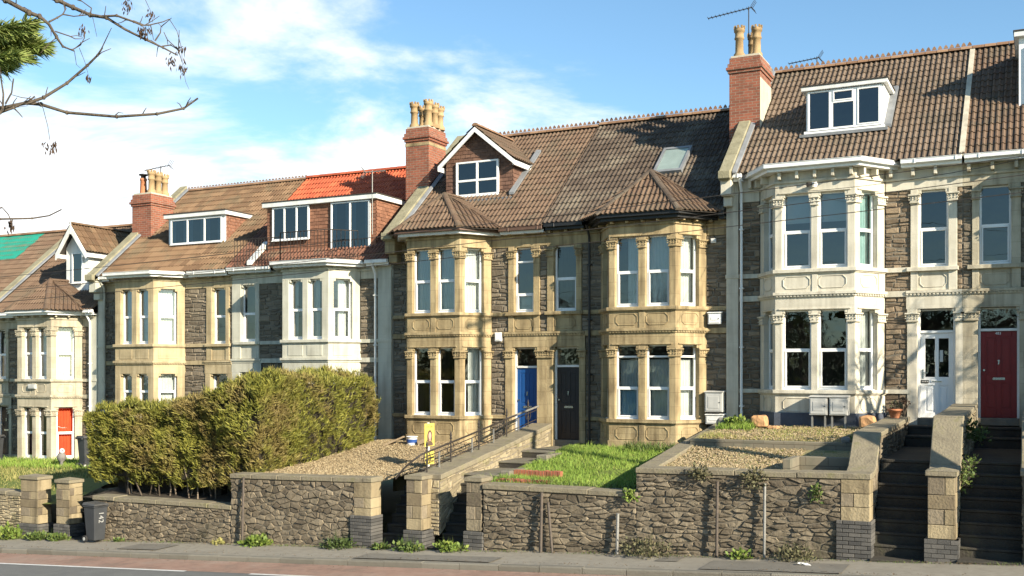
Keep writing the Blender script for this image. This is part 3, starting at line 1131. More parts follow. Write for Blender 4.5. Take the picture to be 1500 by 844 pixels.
    bay.prism(b, ze - .13, ze - .10, .23, c.get('soffit', 'white_paint'))
    ed = c.get('ed', .17)
    for k, F in enumerate(bay.fr):
        ln = bay.len[k]
        # brackets and dentils
        u = .1
        while u < ln - .1:
            b.fb(F, u, u + .07, -.1, .19, S + 2.14, ze - .135, c.get('bracket', st))
            u += .42
        if c.get('oct', True) or c.get('dentil'):
            u = .03
            while u < ln - .05:
                b.fb(F, u, u + .05, -.1, .055, S - .70, S - .662, st)
                u += .085
        if k == 1:
            mw = c.get('mull', .19)
            ow = (ln - 2 * ed - mw) / 2
            ops = [(ed, ed + ow), (ed + ow + mw, ln - ed)]
            piers = [(0, ed, 'c'), (ed + ow, ed + ow + mw, 'm'), (ln - ed, ln, 'c')]
        else:
            ops = [(.17, .77)] if k == 2 else [(SL - .77, SL - .17)]
            piers = [(0, .17, 'c'), (.77, ln, 'e')] if k == 2 else [(SL - .17, ln, 'c'), (0, SL - .77, 'e')]
        for fl, (za, zb) in enumerate(((g_sill - .025, g_top + .005), (S - .035, w_top + .005))):
            for (a, e, ty) in piers:
                if ty == 'c':       # corner: each facet carries its half, mitred at the corner
                    t = .2
                    if a == 0:
                        q = [F.p(0, 0, 0), F.p(e, 0, 0), F.p(e, -t, 0), F.p(t * .31, -t, 0)]
                    else:
                        q = [F.p(a, 0, 0), F.p(e, 0, 0), F.p(e - t * .31, -t, 0), F.p(a, -t, 0)]
                    b.prism([(p_[0], p_[1]) for p_ in q], za, zb, st)
                else:
                    b.fb(F, a, e, -.2, 0, za, zb, st)
                if c.get('caps', True):
                    capital(b, F, max(a, .0), min(e, ln), zb - .1, st, rng)
            for oi, (a, e) in enumerate(ops):
                for p_, q_ in ((a, a + .07), (e - .07, e)):
                    b.fb(F, p_, q_, -.2, -.006, zb - .085, zb, st)
                if c.get('caps', True):
                    b.fb(F, a - .08, e + .08, -.1, .03, zb + .0, zb + .035, st)
                sty = c['curt'][fl][k][oi]
                bars = c.get('bars', ((.5,), (.5,)))[fl]
                lab = None
                window(root, F, a, e, za + .02, zb, style=sty, rng=rng, bars=bars, sash=c.get('sash', (0,)), label=lab)
        # aprons
        for (za, zb) in ((S - .56, S - .16), (g_sill - .6, g_sill - .17)):
            for (a, e) in ops:
                if c.get('oct', True):
                    octo(b, F, a + .03, e - .03, za + .06, zb - .05, st)
                else:
                    b.fb(F, a - .02, e + .02, -.1, .014, za + .04, zb - .04, st)
            for (a, e, ty) in piers:
                if ty != 'c' and c.get('oct', True):
                    b.fb(F, a + .02, min(e, ln) - .0, -.1, .02, za - .03, zb, st)
    b.build('bay', root, .006)
    # gutter
    gm = c.get('gutter', 'white_plastic')
    g = MB()
    bay.ring(g, ze - .14, ze - .045, .225, .26, c.get('fascia', gm))
    bay.ring(g, ze - .06, ze + .045, .26, .37, gm)
    bay.ring(g, ze + .035, ze + .05, .255, .385, gm)
    for a, e in ((x0 + .05, bay.rl - .4), (bay.rr + .4, x1 - .002)):
        if e - a < .1:
            continue
        g.fb(FW, a, e, .225, .257, ze - .137, ze - .04, c.get('fascia', gm))
        g.fb(FW, a, e, .257, .367, ze - .057, ze + .042, gm)
        g.fb(FW, a, e, .252, .381, ze + .033, ze + .047, gm)
        g.fb(FW, a, e, .0, .225, ze - .125, ze - .105, c.get('soffit', 'white_paint'))
        u = a + .3
        while u < e:
            g.fb(FW, u, u + .03, .25, .385, ze - .07, ze + .03, gm)
            u += .9
    g.build('gutter', root, .008)
    for px, zl, pm in c.get('pipes', ()):
        g = MB()
        g.tube([(px, -.3, ze - .05), (px, -.24, ze - .16), (px, -.11, ze - .36), (px, -.1, ze - .5), (px, -.1, zl)], .036, pm, 8)
        z = zl + .5
        while z < ze - .5:
            g.fb(FW, px - .05, px + .05, .0, .15, z, z + .035, pm)
            z += 1.5
        g.build('downpipe', root)
    # roof
    rf = MB()
    pr = random.Random(c['seed'] + 50)
    tm = c['tile']
    if c.get('lower_tile'):
        ym = 2.1
        zm = ze + .04 + (ym + .30) * T40
        patch(rf, [(x0, -.30, ze + .04), (x1, -.30, ze + .04), (x1, ym, zm), (x0, ym, zm)], c['lower_tile'], rng=pr)
        patch(rf, [(x0, ym, zm), (x1, ym, zm), (x1, 4, zr), (x0, 4, zr)], tm, rng=pr)
    else:
        patch(rf, [(x0, -.30, ze + .04), (x1, -.30, ze + .04), (x1, 4, zr), (x0, 4, zr)], tm, rng=pr, prof=c.get('prof'))
    rf.add([(x0, 4, zr), (x1, 4, zr), (x1, 8.4, ze), (x0, 8.4, ze)], [(0, 1, 2, 3)], tm)
    ridge(rf, (x0, 4, zr + .03), (x1, 4, zr + .03), .13, c.get('ridgem', 'ridge_tile'), .3, c.get('crest', 0))
    if c.get('hip'):
        ay, ax, az = c['hip']
        o = bay.outline(.40)
        E = [(o[0][0] + .0, -.35, ze + .02), (o[1][0], o[1][1], ze + .02), (o[2][0], o[2][1], ze + .02), (o[3][0], -.35, ze + .02)]
        A = (ax, ay, az)
        yb = (az - ze) / T40 - .45
        Bk = (ax, yb, az + .02)
        patch(rf, [E[1], E[2], A], c.get('hiptile', tm), rng=pr)
        patch(rf, [E[2], E[3], A], c.get('hiptile', tm), rng=pr)
        patch(rf, [E[0], E[1], A], c.get('hiptile', tm), rng=pr)
        patch(rf, [E[3], (E[3][0], yb, ze + .02), (Bk[0], Bk[1], A[2]), A], c.get('hiptile', tm), rng=pr)
        patch(rf, [(E[0][0], yb, ze + .02), E[0], A, (Bk[0], Bk[1], A[2])], c.get('hiptile', tm), rng=pr)
        for e in (E[1], E[2]):
            ridge(rf, e, (A[0], A[1], A[2] + .03), .1, c.get('hipm', tm), .34)
        ridge(rf, (A[0], A[1], A[2] + .03), (Bk[0], Bk[1], Bk[2] + .03), .1, c.get('hipm', tm), .34)
    else:
        bay.prism(rf, ze - .02, ze + .035, .25, 'lead', .2)
    ro = rf.build('roof', root)
    if c.get('verge'):
        vx0, vx1, kh = c['verge']
        vb = MB()
        y0, y1 = -.5, 4.0
        f = lambda y: ze + (y + .45) * T40
        # sloping coping stones with joints
        n = 7
        for i in range(n):
            ya, yb2 = y0 + (y1 - y0) * i / n, y0 + (y1 - y0) * (i + 1) / n - .012
            vb.hexa([(vx0, ya, f(ya) - .1), (vx1, ya, f(ya) - .1), (vx1, yb2, f(yb2) - .1), (vx0, yb2, f(yb2) - .1),
                     (vx0, ya, f(ya) + kh), (vx1, ya, f(ya) + kh), (vx1, yb2, f(yb2) + kh), (vx0, yb2, f(yb2) + kh)], 'verge_coping')
        vb.box(vx0 - .0, vx1 + .0, -.6, -.2, ze - .1, ze + kh - .06, 'verge_coping')
        vb.box(vx0 + .02, vx1 - .02, -.42, 0, ze - .5, ze - .1, c['seg1'][0][3] if len(c['seg1'][0]) > 3 else st)
        vb.box(vx0 + .05, vx1 - .05, -.25, 0, ze - .75, ze - .5, c['seg1'][0][3] if len(c['seg1'][0]) > 3 else st)
        vb.hexa([(vx1, -.45, ze + .03), (vx1 + .14, -.45, ze + .03), (vx1 + .14, 3.9, f(3.9) + .03), (vx1, 3.9, f(3.9) + .03),
                 (vx1, -.45, ze + .12), (vx1 + .14, -.45, ze + .08), (vx1 + .14, 3.9, f(3.9) + .08), (vx1, 3.9, f(3.9) + .12)], 'lead')
        vb.build('verge_coping', root, .02)
    return root, ro, bay


# ------------------------------------------------------------------ the ground
def strip(name, xs, prof, m, k='structure', uneven=0., seed=0):
    """sheet following the sloping street; prof = [(y, dz)]"""
    mb = MB()
    vs_ = []
    for x in xs:
        for y, dz in prof:
            vs_.append((x, y, zp(x) + dz + (uneven * noise.noise((x * .8 + seed, y * .8, 0)) if uneven else 0)))
    n = len(prof)
    mb.add(vs_, [(i * n + j, (i + 1) * n + j, (i + 1) * n + j + 1, i * n + j + 1) for i in range(len(xs) - 1) for j in range(n - 1)], m, True)
    return kind(mb.build(name), k)


def fr(a, b, s):
    n = int(round((b - a) / s))
    return [a + (b - a) * i / n for i in range(n + 1)]


KY = -8.35
strip('ground', [-900, -300, -60, -40, -20, 0, 20, 40, 300, 900], [(-900, -.3), (-60, -.3), (-18.6, -.3), (-14, -.3), (-6, -.3), (4, -.1), (9, .4), (60, .6), (900, .6)], 'turf')
strip('pavement', fr(-60, 40, .5), [(KY + .14, 0), (-7.8, .006), (-7.2, .012), (-6.45, .02)], 'pavement', uneven=.012)
strip('road', fr(-60, 40, 1), [(-17.4, -.12), (-13, -.06), (-9.9, -.10), (KY - .01, -.115)], 'asphalt')
strip('cycle_lane', fr(-60, 40, .5), [(-9.75, -.096), (-9.2, -.1035), (KY - .012, -.111)], 'red_lane')
strip('far_pavement', fr(-60, 40, 2), [(-20.4, .0), (-17.5, 0)], 'pavement')
mb = MB()
for a, b in ((-60, -16.35), (-14.6, -9.2), (-7.4, -2.), (-.2, 5), (7, 12), (14, 20)):
    n = int((b - a) / 1) + 1
    for i in range(n):
        xa, xb = a + (b - a) * i / n, a + (b - a) * (i + 1) / n
        mb.add([(xa, -9.86, zp(xa) - .092), (xb, -9.86, zp(xb) - .092), (xb, -9.75, zp(xb) - .09), (xa, -9.75, zp(xa) - .09)], [(0, 1, 2, 3)], 'line_paint')
kind(mb.build('road_marking'), 'structure')
mb = MB()
rng = random.Random(3)
x = -60.
while x < 40:
    l = .9 + rng.uniform(-.02, .02)
    dz = rng.uniform(-.006, .006)
    y0 = KY + rng.uniform(-.006, .006)
    za, zb = zp(x) + dz, zp(x + l) + dz
    mb.add([(x + .006, y0, za - .16), (x + l - .006, y0, zb - .16), (x + l - .006, y0 + .145, zb - .16), (x + .006, y0 + .145, za - .16),
            (x + .006, y0 + .02, za + .008), (x + l - .006, y0 + .02, zb + .008), (x + l - .006, y0 + .145, zb + .008), (x + .006, y0 + .145, za + .008),
            (x + .006, y0, za - .02), (x + l - .006, y0, zb - .02)],
           [(0, 1, 9, 8), (8, 9, 5, 4), (4, 5, 6, 7), (2, 3, 7, 6), (0, 8, 4, 7, 3), (1, 2, 6, 5, 9)], 'kerb')
    x += l
kind(mb.build('kerb'), 'structure')
# worn patches let into the pavement (repairs of another mix)
mb = MB()
for (xa, xb, ya, yb) in ((-5.6, -3.1, -8.15, -7.2), (-13.2, -9.9, -8.15, -7.55), (-6.7, -6.25, -7.4, -6.95), (-20.4, -19.1, -7.9, -7.1)):
    mb.add([(xa, ya, zp(xa) + .022), (xb, ya, zp(xb) + .022), (xb, yb, zp(xb) + .03), (xa, yb, zp(xa) + .03)], [(0, 1, 2, 3)], 'repair')
kind(mb.build('pavement_repair'), 'structure')


def garden(name, x0, x1, zf, m, y0=-6.5, y1=.1, nx=24, ny=24, amp=.04, seed=1, k='structure'):
    """zf(x, y) height"""
    mb = MB()
    vs_ = []
    for i in range(nx + 1):
        for j in range(ny + 1):
            x, y = x0 + (x1 - x0) * i / nx, y0 + (y1 - y0) * j / ny
            vs_.append((x, y, zf(x, y) + amp * noise.noise((x * 1.5 + seed, y * 1.5, 3))))
    n = ny + 1
    mb.add(vs_, [(i * n + j, (i + 1) * n + j, (i + 1) * n + j + 1, i * n + j + 1) for i in range(nx) for j in range(ny)], m, True)
    return kind(mb.build(name), k)


def lerp(y, pts):
    if y <= pts[0][0]:
        return pts[0][1]
    for (a, b), (c, e) in zip(pts[:-1], pts[1:]):
        if y <= c:
            return b + (e - b) * (y - a) / (c - a)
    return pts[-1][1]


zA = lambda x, y: lerp(y, [(-6.3, -.1), (-4.5, .35), (-2, .55), (-.9, .64)]) + .03 * (x + 30)
zB = lambda x, y: lerp(y, [(-6.3, .3), (-5, .5), (-2, .95), (0, 1.05)])
zYL = lambda x, y: lerp(y, [(-6.4, 1.12), (-4, 1.28), (-.9, 1.7)])
zYR = lambda x, y: lerp(y, [(-6.4, 1.14), (-4.5, 1.28), (-.9, 1.74)])
zC = lambda x, y: lerp(y, [(-6.4, 1.66), (-5.2, 1.74), (-3.62, 2.0), (-3.6, 2.02)])
zC2 = lambda x, y: lerp(y, [(-3.6, 2.14), (-.9, 2.36)])
garden('soil', -42, -24.1, zA, 'turf', seed=2)
garden('soil', -23.2, -17.5, zB, 'dark_soil', seed=3)
garden('gravel', -17.5, -13.8, zYL, 'gravel_base', seed=4, amp=.05)
garden('lawn', -11.4, -7.35, zYR, 'turf', seed=5)
garden('gravel', -7.2, -4.5, zC, 'gravel_mossy', y1=-3.55, seed=6)
garden('gravel', -4.5, -3.2, zC, 'gravel_mossy', y0=-5.3, y1=-3.55, seed=6)
garden('gravel', -7.2, -3.2, zC2, 'gravel_mossy', y0=-3.55, seed=7)
garden('soil', .3, 12, lambda x, y: lerp(y, [(-6.4, 1.9), (0, 2.5)]), 'turf', seed=8)

# ------------------------------------------------------------------ the houses
WH = 'white_plastic'
NET = 'net'
hC, rC, bC = house('terraced_house', 'cream painted house with wide white box dormer, white front door and dark plinth', dict(
    x0=-7.28, x1=-1.68, S=6.2, gz=2.34, ze=8.66, bay=(-5.86, -3.98), side='L', seed=11, stone='cream_paint', rub='rubble_brown', tile='tile_grey', plinth='plinth_paint', plz=2.70, gzd=2.1,
    seg1=[('pp', -7.28, -6.97), ('rub', -6.97, -6.43), ('rub', -3.41, -2.83), ('pil', -2.83, -2.66), ('win', -2.66, -1.99), ('pil', -1.99, -1.80), ('rub', -1.80, -1.68)],
    seg0=[('pp', -7.28, -6.97), ('rub', -6.97, -6.43), ('rub', -3.41, -2.91), ('pil', -2.91, -2.68), ('door', -2.68, -1.84, 'white_plastic', 'white_plastic', 'glazed'), ('pil', -1.84, -1.68)],
    dz=2.56, ed=.17, mull=.15, curt=(((None,), (None, None), ('right',)), ((None,), ('blind', 'blind'), ('teal_curtain',))), verge=(-7.36, -7.04, .17), crest=.10, pipes=((-6.88, 2.3, WH),), wglass='sky_glass'))
hR, rR, bR = house('terraced_house', 'house at the right edge with dark red front door, cream dressings in shade', dict(
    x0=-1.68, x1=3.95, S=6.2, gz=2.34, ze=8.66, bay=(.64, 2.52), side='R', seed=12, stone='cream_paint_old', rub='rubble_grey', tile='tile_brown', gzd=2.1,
    seg1=[('rub', -1.68, -1.48), ('pil', -1.48, -1.33), ('win', -1.33, -.65), ('pil', -.65, -.45), ('rub', -.45, .1), ('rub', 3.06, 3.6), ('pp', 3.6, 3.95)],
    seg0=[('pil', -1.68, -1.36), ('door', -1.36, -.48, 'red_door', 'white_paint', 'panel'), ('pil', -.48, -.3), ('rub', -.3, .1), ('rub', 3.06, 3.6), ('pp', 3.6, 3.95)],
    dz=2.58, ed=.17, mull=.15, curt=(((NET,), (NET, NET), (None,)), ((None,), (NET, NET), (NET,))), wglass='sky_glass'))
hYR, rYR, bYR = house('terraced_house', 'yellow stone house with rooflight, black front door and green lawn in front', dict(
    x0=-12.37, x1=-7.28, S=5.41, gz=1.72, ze=7.74, bay=(-10.2, -8.38), side='R', seed=13, stone='bath_stone', rub='rubble_grey', tile='tile_dark', gutter='black_paint', soffit='black_paint', gzd=1.35, plz=1.9,
    seg1=[('pil', -12.37, -12.17), ('win', -12.17, -11.49, None), ('pil', -11.49, -11.33), ('rub', -11.33, -10.74), ('rub', -7.84, -7.28)],
    seg0=[('pil', -12.37, -12.2), ('door', -12.2, -11.4, 'black_door', 'white_paint', 'panel'), ('pil', -11.4, -11.22), ('rub', -11.22, -10.74), ('rub', -7.84, -7.28)],
    dz=1.78, curt=(((NET,), ('bluelow', 'netlow'), ('netlow',)), (('right',), ('right', 'grey_blind'), (NET,))), bars=((.42, .84), (.5,)), sash=(0, 1)[:1], hip=(-.15, -9.29, 8.98), hiptile='tile_brown', crest=.10, pipes=((-11.06, 1.6, 'black_paint'),), wglass='sky_glass'))
hYL, rYL, bYL = house('terraced_house', 'yellow stone house with gabled dormer, blue front door and gravel in front', dict(
    x0=-17.45, x1=-12.37, S=5.41, gz=1.7, ze=7.70, bay=(-16.42, -14.68), side='L', seed=14, stone='bath_stone', rub='rubble_grey', tile='tile_brown', gutter='brown_gutter', fascia='white_paint', gzd=1.3, plz=1.9,
    seg1=[('rub', -17.45, -16.96), ('rub', -14.14, -13.58), ('pil', -13.58, -13.4), ('win', -13.4, -12.79, 'blinds_low'), ('pil', -12.79, -12.6), ('rub', -12.6, -12.37)],
    seg0=[('rub', -17.45, -16.96), ('rub', -14.14, -13.68), ('pil', -13.68, -13.45), ('door', -13.45, -12.68, 'blue_door', 'white_paint', 'panel'), ('pil', -12.68, -12.37)],
    dz=1.76, wbars=(.28, .78), curt=(((None,), (None, None), ('right',)), ((None,), ('grey_blind', 'grey_blind'), (NET,))), hip=(-.2, -15.55, 8.84), verge=(-17.5, -17.1, .17), crest=.10, wglass='glass'))
hBR, rBR, bBR = house('terraced_house', 'pale painted house with bright red roof tiles and full width tile hung dormer', dict(
    x0=-23.66, x1=-17.45, S=4.72, gz=1.05, ze=7.02, bay=(-20.93, -19.2), side='R', seed=15, stone='cream_paint_grey', rub='rubble_grey', tile='tile_red', lower_tile='tile_rust', ridgem='tile_red', gutter='white_paint', caps=False, oct=False, gzd=.7,
    seg1=[('pil', -23.66, -23.3), ('win', -23.3, -22.7), ('pil', -22.7, -22.55), ('rub', -22.55, -21.48), ('rub', -18.65, -17.95), ('pp', -17.95, -17.47)],
    seg0=[('pil', -23.66, -23.35), ('door', -23.35, -22.6, 'black_door', 'white_paint', 'panel'), ('pil', -22.6, -22.45), ('rub', -22.45, -21.48), ('rub', -18.65, -17.95), ('pp', -17.95, -17.47)],
    dz=1.1, ed=.24, mull=.2, curt=(((NET,), (NET, NET), (NET,)), ((None,), ('side', 'left'), ('right',))), pipes=((-18.02, 1., 'white_paint'),)))
hBL, rBL, bBL = house('terraced_house', 'ochre stone house with white three light box dormer and tan roof tiles', dict(
    x0=-29.65, x1=-23.66, S=4.67, gz=1.0, ze=6.98, bay=(-27.98, -26.25), side='L', seed=16, stone='ochre_paint', rub='rubble_grey', tile='tile_tan', prof=[(0, .0), (.10, .05), (.22, .056), (.34, .004), (.5, 0), (.6, .05), (.72, .056), (.84, .004), (1, 0)], caps=False, oct=False, dentil=True, gutter='white_paint', gzd=.6,
    seg1=[('pp', -29.65, -29.38, 'cream_paint_grey'), ('rub', -29.38, -28.5), ('rub', -25.73, -24.75), ('pil', -24.75, -24.52), ('win', -24.52, -23.93), ('pil', -23.93, -23.78), ('rub', -23.78, -23.66)],
    seg0=[('pp', -29.65, -29.38, 'cream_paint_grey'), ('rub', -29.38, -28.5), ('rub', -25.73, -24.8), ('pil', -24.8, -24.58), ('door', -24.58, -23.85, 'black_door', 'white_paint', 'panel'), ('pil', -23.85, -23.66)],
    dz=1.1, ed=.24, mull=.22, curt=(((NET,), (NET, 'left'), (NET,)), ((NET,), ('blue_curtain', 'blue_curtain'), (NET,))), bars=((.7,), (.5,)), verge=(-29.72, -29.34, .17), crest=.06, pipes=((-29.3, .9, 'cream_paint_grey'),)))
hA, rA, bA = house('terraced_house', 'lower cream house at the left with white gabled dormer and orange red curtains', dict(
    x0=-35.2, x1=-29.65, S=3.5, gz=.64, ze=5.85, bay=(-32.78, -31.05), side='R', seed=17, stone='cream_paint_old', rub='rubble_brown', tile='tile_brown', gzd=.2, gs=.12,
    seg1=[('rub', -35.2, -35.13), ('pil', -35.13, -34.98), ('win', -34.98, -34.44), ('pil', -34.44, -34.32), ('rub', -34.32, -33.32), ('rub', -30.51, -30.1), ('pp', -30.1, -29.68, 'cream_paint_grey')],
    seg0=[('pil', -35.2, -35.0), ('door', -35.0, -34.3, 'black_door', 'white_paint', 'panel'), ('pil', -34.3, -34.15), ('rub', -34.15, -33.32), ('rub', -30.51, -30.1), ('pp', -30.1, -29.68, 'cream_paint_grey')],
    dz=.62, ed=.24, mull=.2, curt=(((None,), ('dark_curtain', 'dark_curtain'), ('red_curtain',)), ((None,), (None, 'left'), (NET,))), hip=(-.15, -31.92, 7.0), pipes=((-30.0, .5, WH),), verge=(-35.35, -35.0, .15)))
hZ, rZ, bZ = house('terraced_house', 'farthest house at the left edge with green sheeting over its roof', dict(
    x0=-40.9, x1=-35.2, S=3.45, gz=.5, ze=5.85, bay=(-39.8, -38.07), side='L', seed=18, stone='cream_paint_old', rub='rubble_grey', tile='tile_brown', gzd=.1, gs=.12,
    seg1=[('rub', -40.9, -40.34), ('rub', -37.53, -36.4), ('pil', -36.4, -36.2), ('win', -36.2, -35.6), ('pil', -35.6, -35.4), ('rub', -35.4, -35.2)],
    seg0=[('rub', -40.9, -40.34), ('rub', -37.53, -36.5), ('pil', -36.5, -36.25), ('door', -36.25, -35.5, 'black_door', 'white_paint', 'panel'), ('pil', -35.5, -35.2)],
    dz=.5, curt=(((None,), (None, None), (NET,)), ((None,), (None, None), (NET,)))))
fz = lambda ze, y: ze + .04 + (y + .30) * T40
mb = MB()
vs_ = []
for i in range(13):
    for j in range(9):
        x, y = -40.8 + 3.7 * i / 12, 2.5 + 1.6 * j / 8
        vs_.append((x + (.2 * noise.noise((j * .9, 2, 0)) if i == 12 else 0), y, fz(5.85, min(y, 4)) + .07 + .03 * noise.noise((x * 2, y * 2, 0))))
mb.add(vs_, [(i * 9 + j, (i + 1) * 9 + j, (i + 1) * 9 + j + 1, i * 9 + j + 1) for i in range(12) for j in range(8)], 'green_sheet', True)
mb.build('roof_sheet', hZ)

# chimneys (party wall stacks)
chimney(hC, -7.62, -6.78, 1.5, 2.75, 9.0, 12.2, [(-7.42, 1.8, .82), (-6.98, 1.95, .82), (-7.2, 2.4, .76)], None, True)
chimney(hYL, -17.95, -17.1, 1.5, 2.55, 8.0, 11.35, [(-17.78, 1.75, .76), (-17.25, 1.72, .78), (-17.22, 2.05, .74), (-17.2, 2.35, .7), (-17.75, 2.2, .74), (-17.5, 2.3, .72)], 10.78)
chimney(hBL, -29.65, -28.72, 1.5, 2.6, 7.2, 10.15, [(-29.45, 1.85, .6, 'terracotta', False), (-28.95, 1.75, .78), (-28.92, 2.05, .76), (-28.9, 2.35, .72), (-29.4, 2.3, .7)], None)
mb = MB()
mb.lathe(-29.45, 1.85, [(.09, 10.8), (.09, 10.9), (.16, 10.91), (.16, 10.95), (.02, 10.98)], 'black_paint')
mb.tube([(-29.3, 2.05, 10.15), (-29.3, 2.05, 10.75)], .05, 'black_paint')
mb.build('chimney_cowl', hBL)

# --- dormers
Fd = lambda y: Frame(0, y)


def dwin(par, F, u0, u1, z0, z1, lights, **kw):
    style = kw.pop('style', None)
    o = window(par, F, u0, u1, z0, z1, rec=-.08, glass='sky_glass', lights=lights, sash=kw.pop('sash', ()), bars=kw.pop('bars', ()), dp=.065, rng=random.Random(4), **kw)
    mb = MB()
    mb.add([F.p(u0 + .02, .032, z0 + .02), F.p(u1 - .02, .032, z0 + .02), F.p(u1 - .02, .032, z1 - .02), F.p(u0 + .02, .032, z1 - .02)], [(0, 1, 2, 3)], 'room')  # flat sheet close behind the pane, standing for a dark room
    mb.build('dark_backing', o)
    if style == 'side':
        rg = random.Random(6)
        w_ = (u1 - u0) / lights
        for k in range(lights):
            a = u0 + w_ * k
            for p_, q_ in ((a + .06, a + w_ * .3), (a + w_ * .75, a + w_ - .05)):
                curtain(o, F, p_, q_, z0 + .05, z1 - .05, .041, 'net_curtain', rg, .07, .004)
    return o


def flatdormer(root, x0, x1, yf, zb, zt, yb, wall, cheek, thick=.13, edge='white_paint', over=.1, top='felt'):
    mb = MB()
    F = Fd(yf)
    if wall.startswith('hung'):
        mb.box(x0 + .02, x1 - .02, yf + .03, yb, zb - .3, zt, 'felt')
        patch(mb, [(x0, yf, zb), (x1, yf, zb), (x1, yf, zt), (x0, yf, zt)], wall, tw=.17, ch=.11, prof=FLAT, lift=.016, lip=.012)
    else:
        mb.box(x0, x1, yf, yb, zb - .3, zt, wall)
    if cheek.startswith('hung'):
        mb.box(x0 + .01, x1 - .012, yf + .05, yb, zb - .3, zt - .005, 'felt')
        patch(mb, [(x1, yf, zb - .2), (x1, yb, zb - .2), (x1, yb, zt), (x1, yf, zt)], cheek, tw=.17, ch=.11, prof=FLAT, lift=.016, lip=.012)
        patch(mb, [(x0, yb, zb - .2), (x0, yf, zb - .2), (x0, yf, zt), (x0, yb, zt)], cheek, tw=.17, ch=.11, prof=FLAT, lift=.016, lip=.012)
    mb.box(x0 - over, x1 + over, yf - over - .05, yb + .25, zt, zt + thick, edge)
    mb.box(x0 - over - .02, x1 + over + .02, yf - over - .07, yb + .3, zt + thick, zt + thick + .035, top)
    return mb.build('dormer', root, .004)


d1 = flatdormer(hC, -5.47, -3.56, .99, 9.75, 10.90, 2.4, 'white_plastic', 'white_plastic', .10)
F = Fd(.99)
dwin(d1, F, -5.42, -4.84, 9.87, 10.88, 1, style=None)
dwin(d1, F, -4.84, -4.24, 9.87, 10.88, 1, bars=(.68,), sash=(1,))
dwin(d1, F, -4.24, -3.60, 9.87, 10.88, 1, sash=(0,))
mb = MB()
mb.box(-5.5, -3.53, .86, .99, 9.79, 9.86, 'white_plastic')
mb.box(-5.6, -3.45, .78, .95, 9.70, 9.775, 'lead')
mb.hexa([(-3.56, .95, 9.78), (-3.38, .95, 9.78), (-3.38, 2.5, 11.14), (-3.56, 2.5, 11.14), (-3.56, .95, 9.88), (-3.38, .95, 9.88), (-3.38, 2.5, 11.2), (-3.56, 2.5, 11.2)], 'lead')
mb.build('lead_flashing', hC)
mb = MB()
mb.hexa([(-1.74, -.32, 8.66), (-1.62, -.32, 8.66), (-1.62, 3.95, 12.24), (-1.74, 3.95, 12.24), (-1.74, -.32, 8.775), (-1.62, -.32, 8.775), (-1.62, 3.95, 12.36), (-1.74, 3.95, 12.36)], 'render')
mb.build('verge_mortar', hC)

d2 = flatdormer(hR, -.52, 2.2, 1.3, 9.9, 11.7, 3.6, 'white_plastic', 'white_plastic', .12)
dwin(d2, Fd(1.3), -.3, 1.9, 10.15, 11.5, 3)

# gabled dormer of the blue door house
mb = MB()
yf, xa, xb, zb_, zev, xap, zap = 1.25, -16.33, -14.06, 8.8, 10.06, -15.22, 11.0
yrb = (zap - 7.70) / T40 - .45
mb.extr([(xa + .02, yf + .03, zb_ - .2), (xb - .02, yf + .03, zb_ - .2), (xb - .02, yf + .03, zev), (xap, yf + .03, zap - .05), (xa + .02, yf + .03, zev)], (0, 1.6, 0), 'felt')
patch(mb, [(xa, yf, zb_), (xb, yf, zb_), (xb, yf, zev), (xap, yf, zap), (xa, yf, zev)], 'hung_tile_brown', tw=.17, ch=.115, prof=FLAT, lift=.016, lip=.012)
patch(mb, [(xb, yf, zb_), (xb, 2.9, zb_), (xb, 2.9, zev), (xb, yf, zev)], 'hung_tile_brown', tw=.17, ch=.115, prof=FLAT, lift=.016, lip=.012)
patch(mb, [(xa, 2.9, zb_), (xa, yf, zb_), (xa, yf, zev), (xa, 2.9, zev)], 'hung_tile_brown', tw=.17, ch=.115, prof=FLAT, lift=.016, lip=.012)
sl = (zap - zev) / (xb - xap)
oz = .16
yfe = yf - .22
yv = (zev - .06 - 7.70) / T40 - .45
patch(mb, [(xb + oz, yfe, zev - oz * sl + .06), (xb + oz, yv, zev - oz * sl + .06), (xap, yrb, zap + .06), (xap, yfe, zap + .06)], 'tile_brown')
patch(mb, [(xa - oz, yv, zev - oz * sl + .06), (xa - oz, yfe, zev - oz * sl + .06), (xap, yfe, zap + .06), (xap, yrb, zap + .06)], 'tile_brown')
ridge(mb, (xap, yfe, zap + .1), (xap, yrb, zap + .1), .11, 'ridge_tile')
for s_, xe in ((1, xb), (-1, xa)):
    e = (xe + s_ * oz, yfe - .03, zev - oz * sl + .02)
    mb.extr([e, (xap, yfe - .03, zap + .03), (xap, yfe - .03, zap - .11), (e[0], e[1], e[2] - .14)] if s_ > 0 else [e, (e[0], e[1], e[2] - .14), (xap, yfe - .03, zap - .11), (xap, yfe - .03, zap + .03)], (0, .04, 0), 'white_plastic')
    mb.box(min(xe + s_ * oz, xe + s_ * .1), max(xe + s_ * oz, xe + s_ * .1), yfe, yv - .1, e[2] - .15, e[2] - .01, 'white_plastic')
d3 = mb.build('dormer', hYL)
F = Fd(yf)
dwin(d3, F, -15.95, -14.5, 9.0, 10.05, 2, bars=(.45,), fw=.065)
mb = MB()
mb.hexa([(xb, 1.0, 8.92), (xb + .16, 1.0, 8.92), (xb + .16, 2.9, 10.51), (xb, 2.9, 10.51), (xb, 1.0, 9.0), (xb + .16, 1.0, 8.98), (xb + .16, 2.9, 10.58), (xb, 2.9, 10.6)], 'lead')
mb.box(xa - .1, xb + .1, .95, 1.3, 8.80, 8.86, 'lead')
mb.build('lead_flashing', hYL)

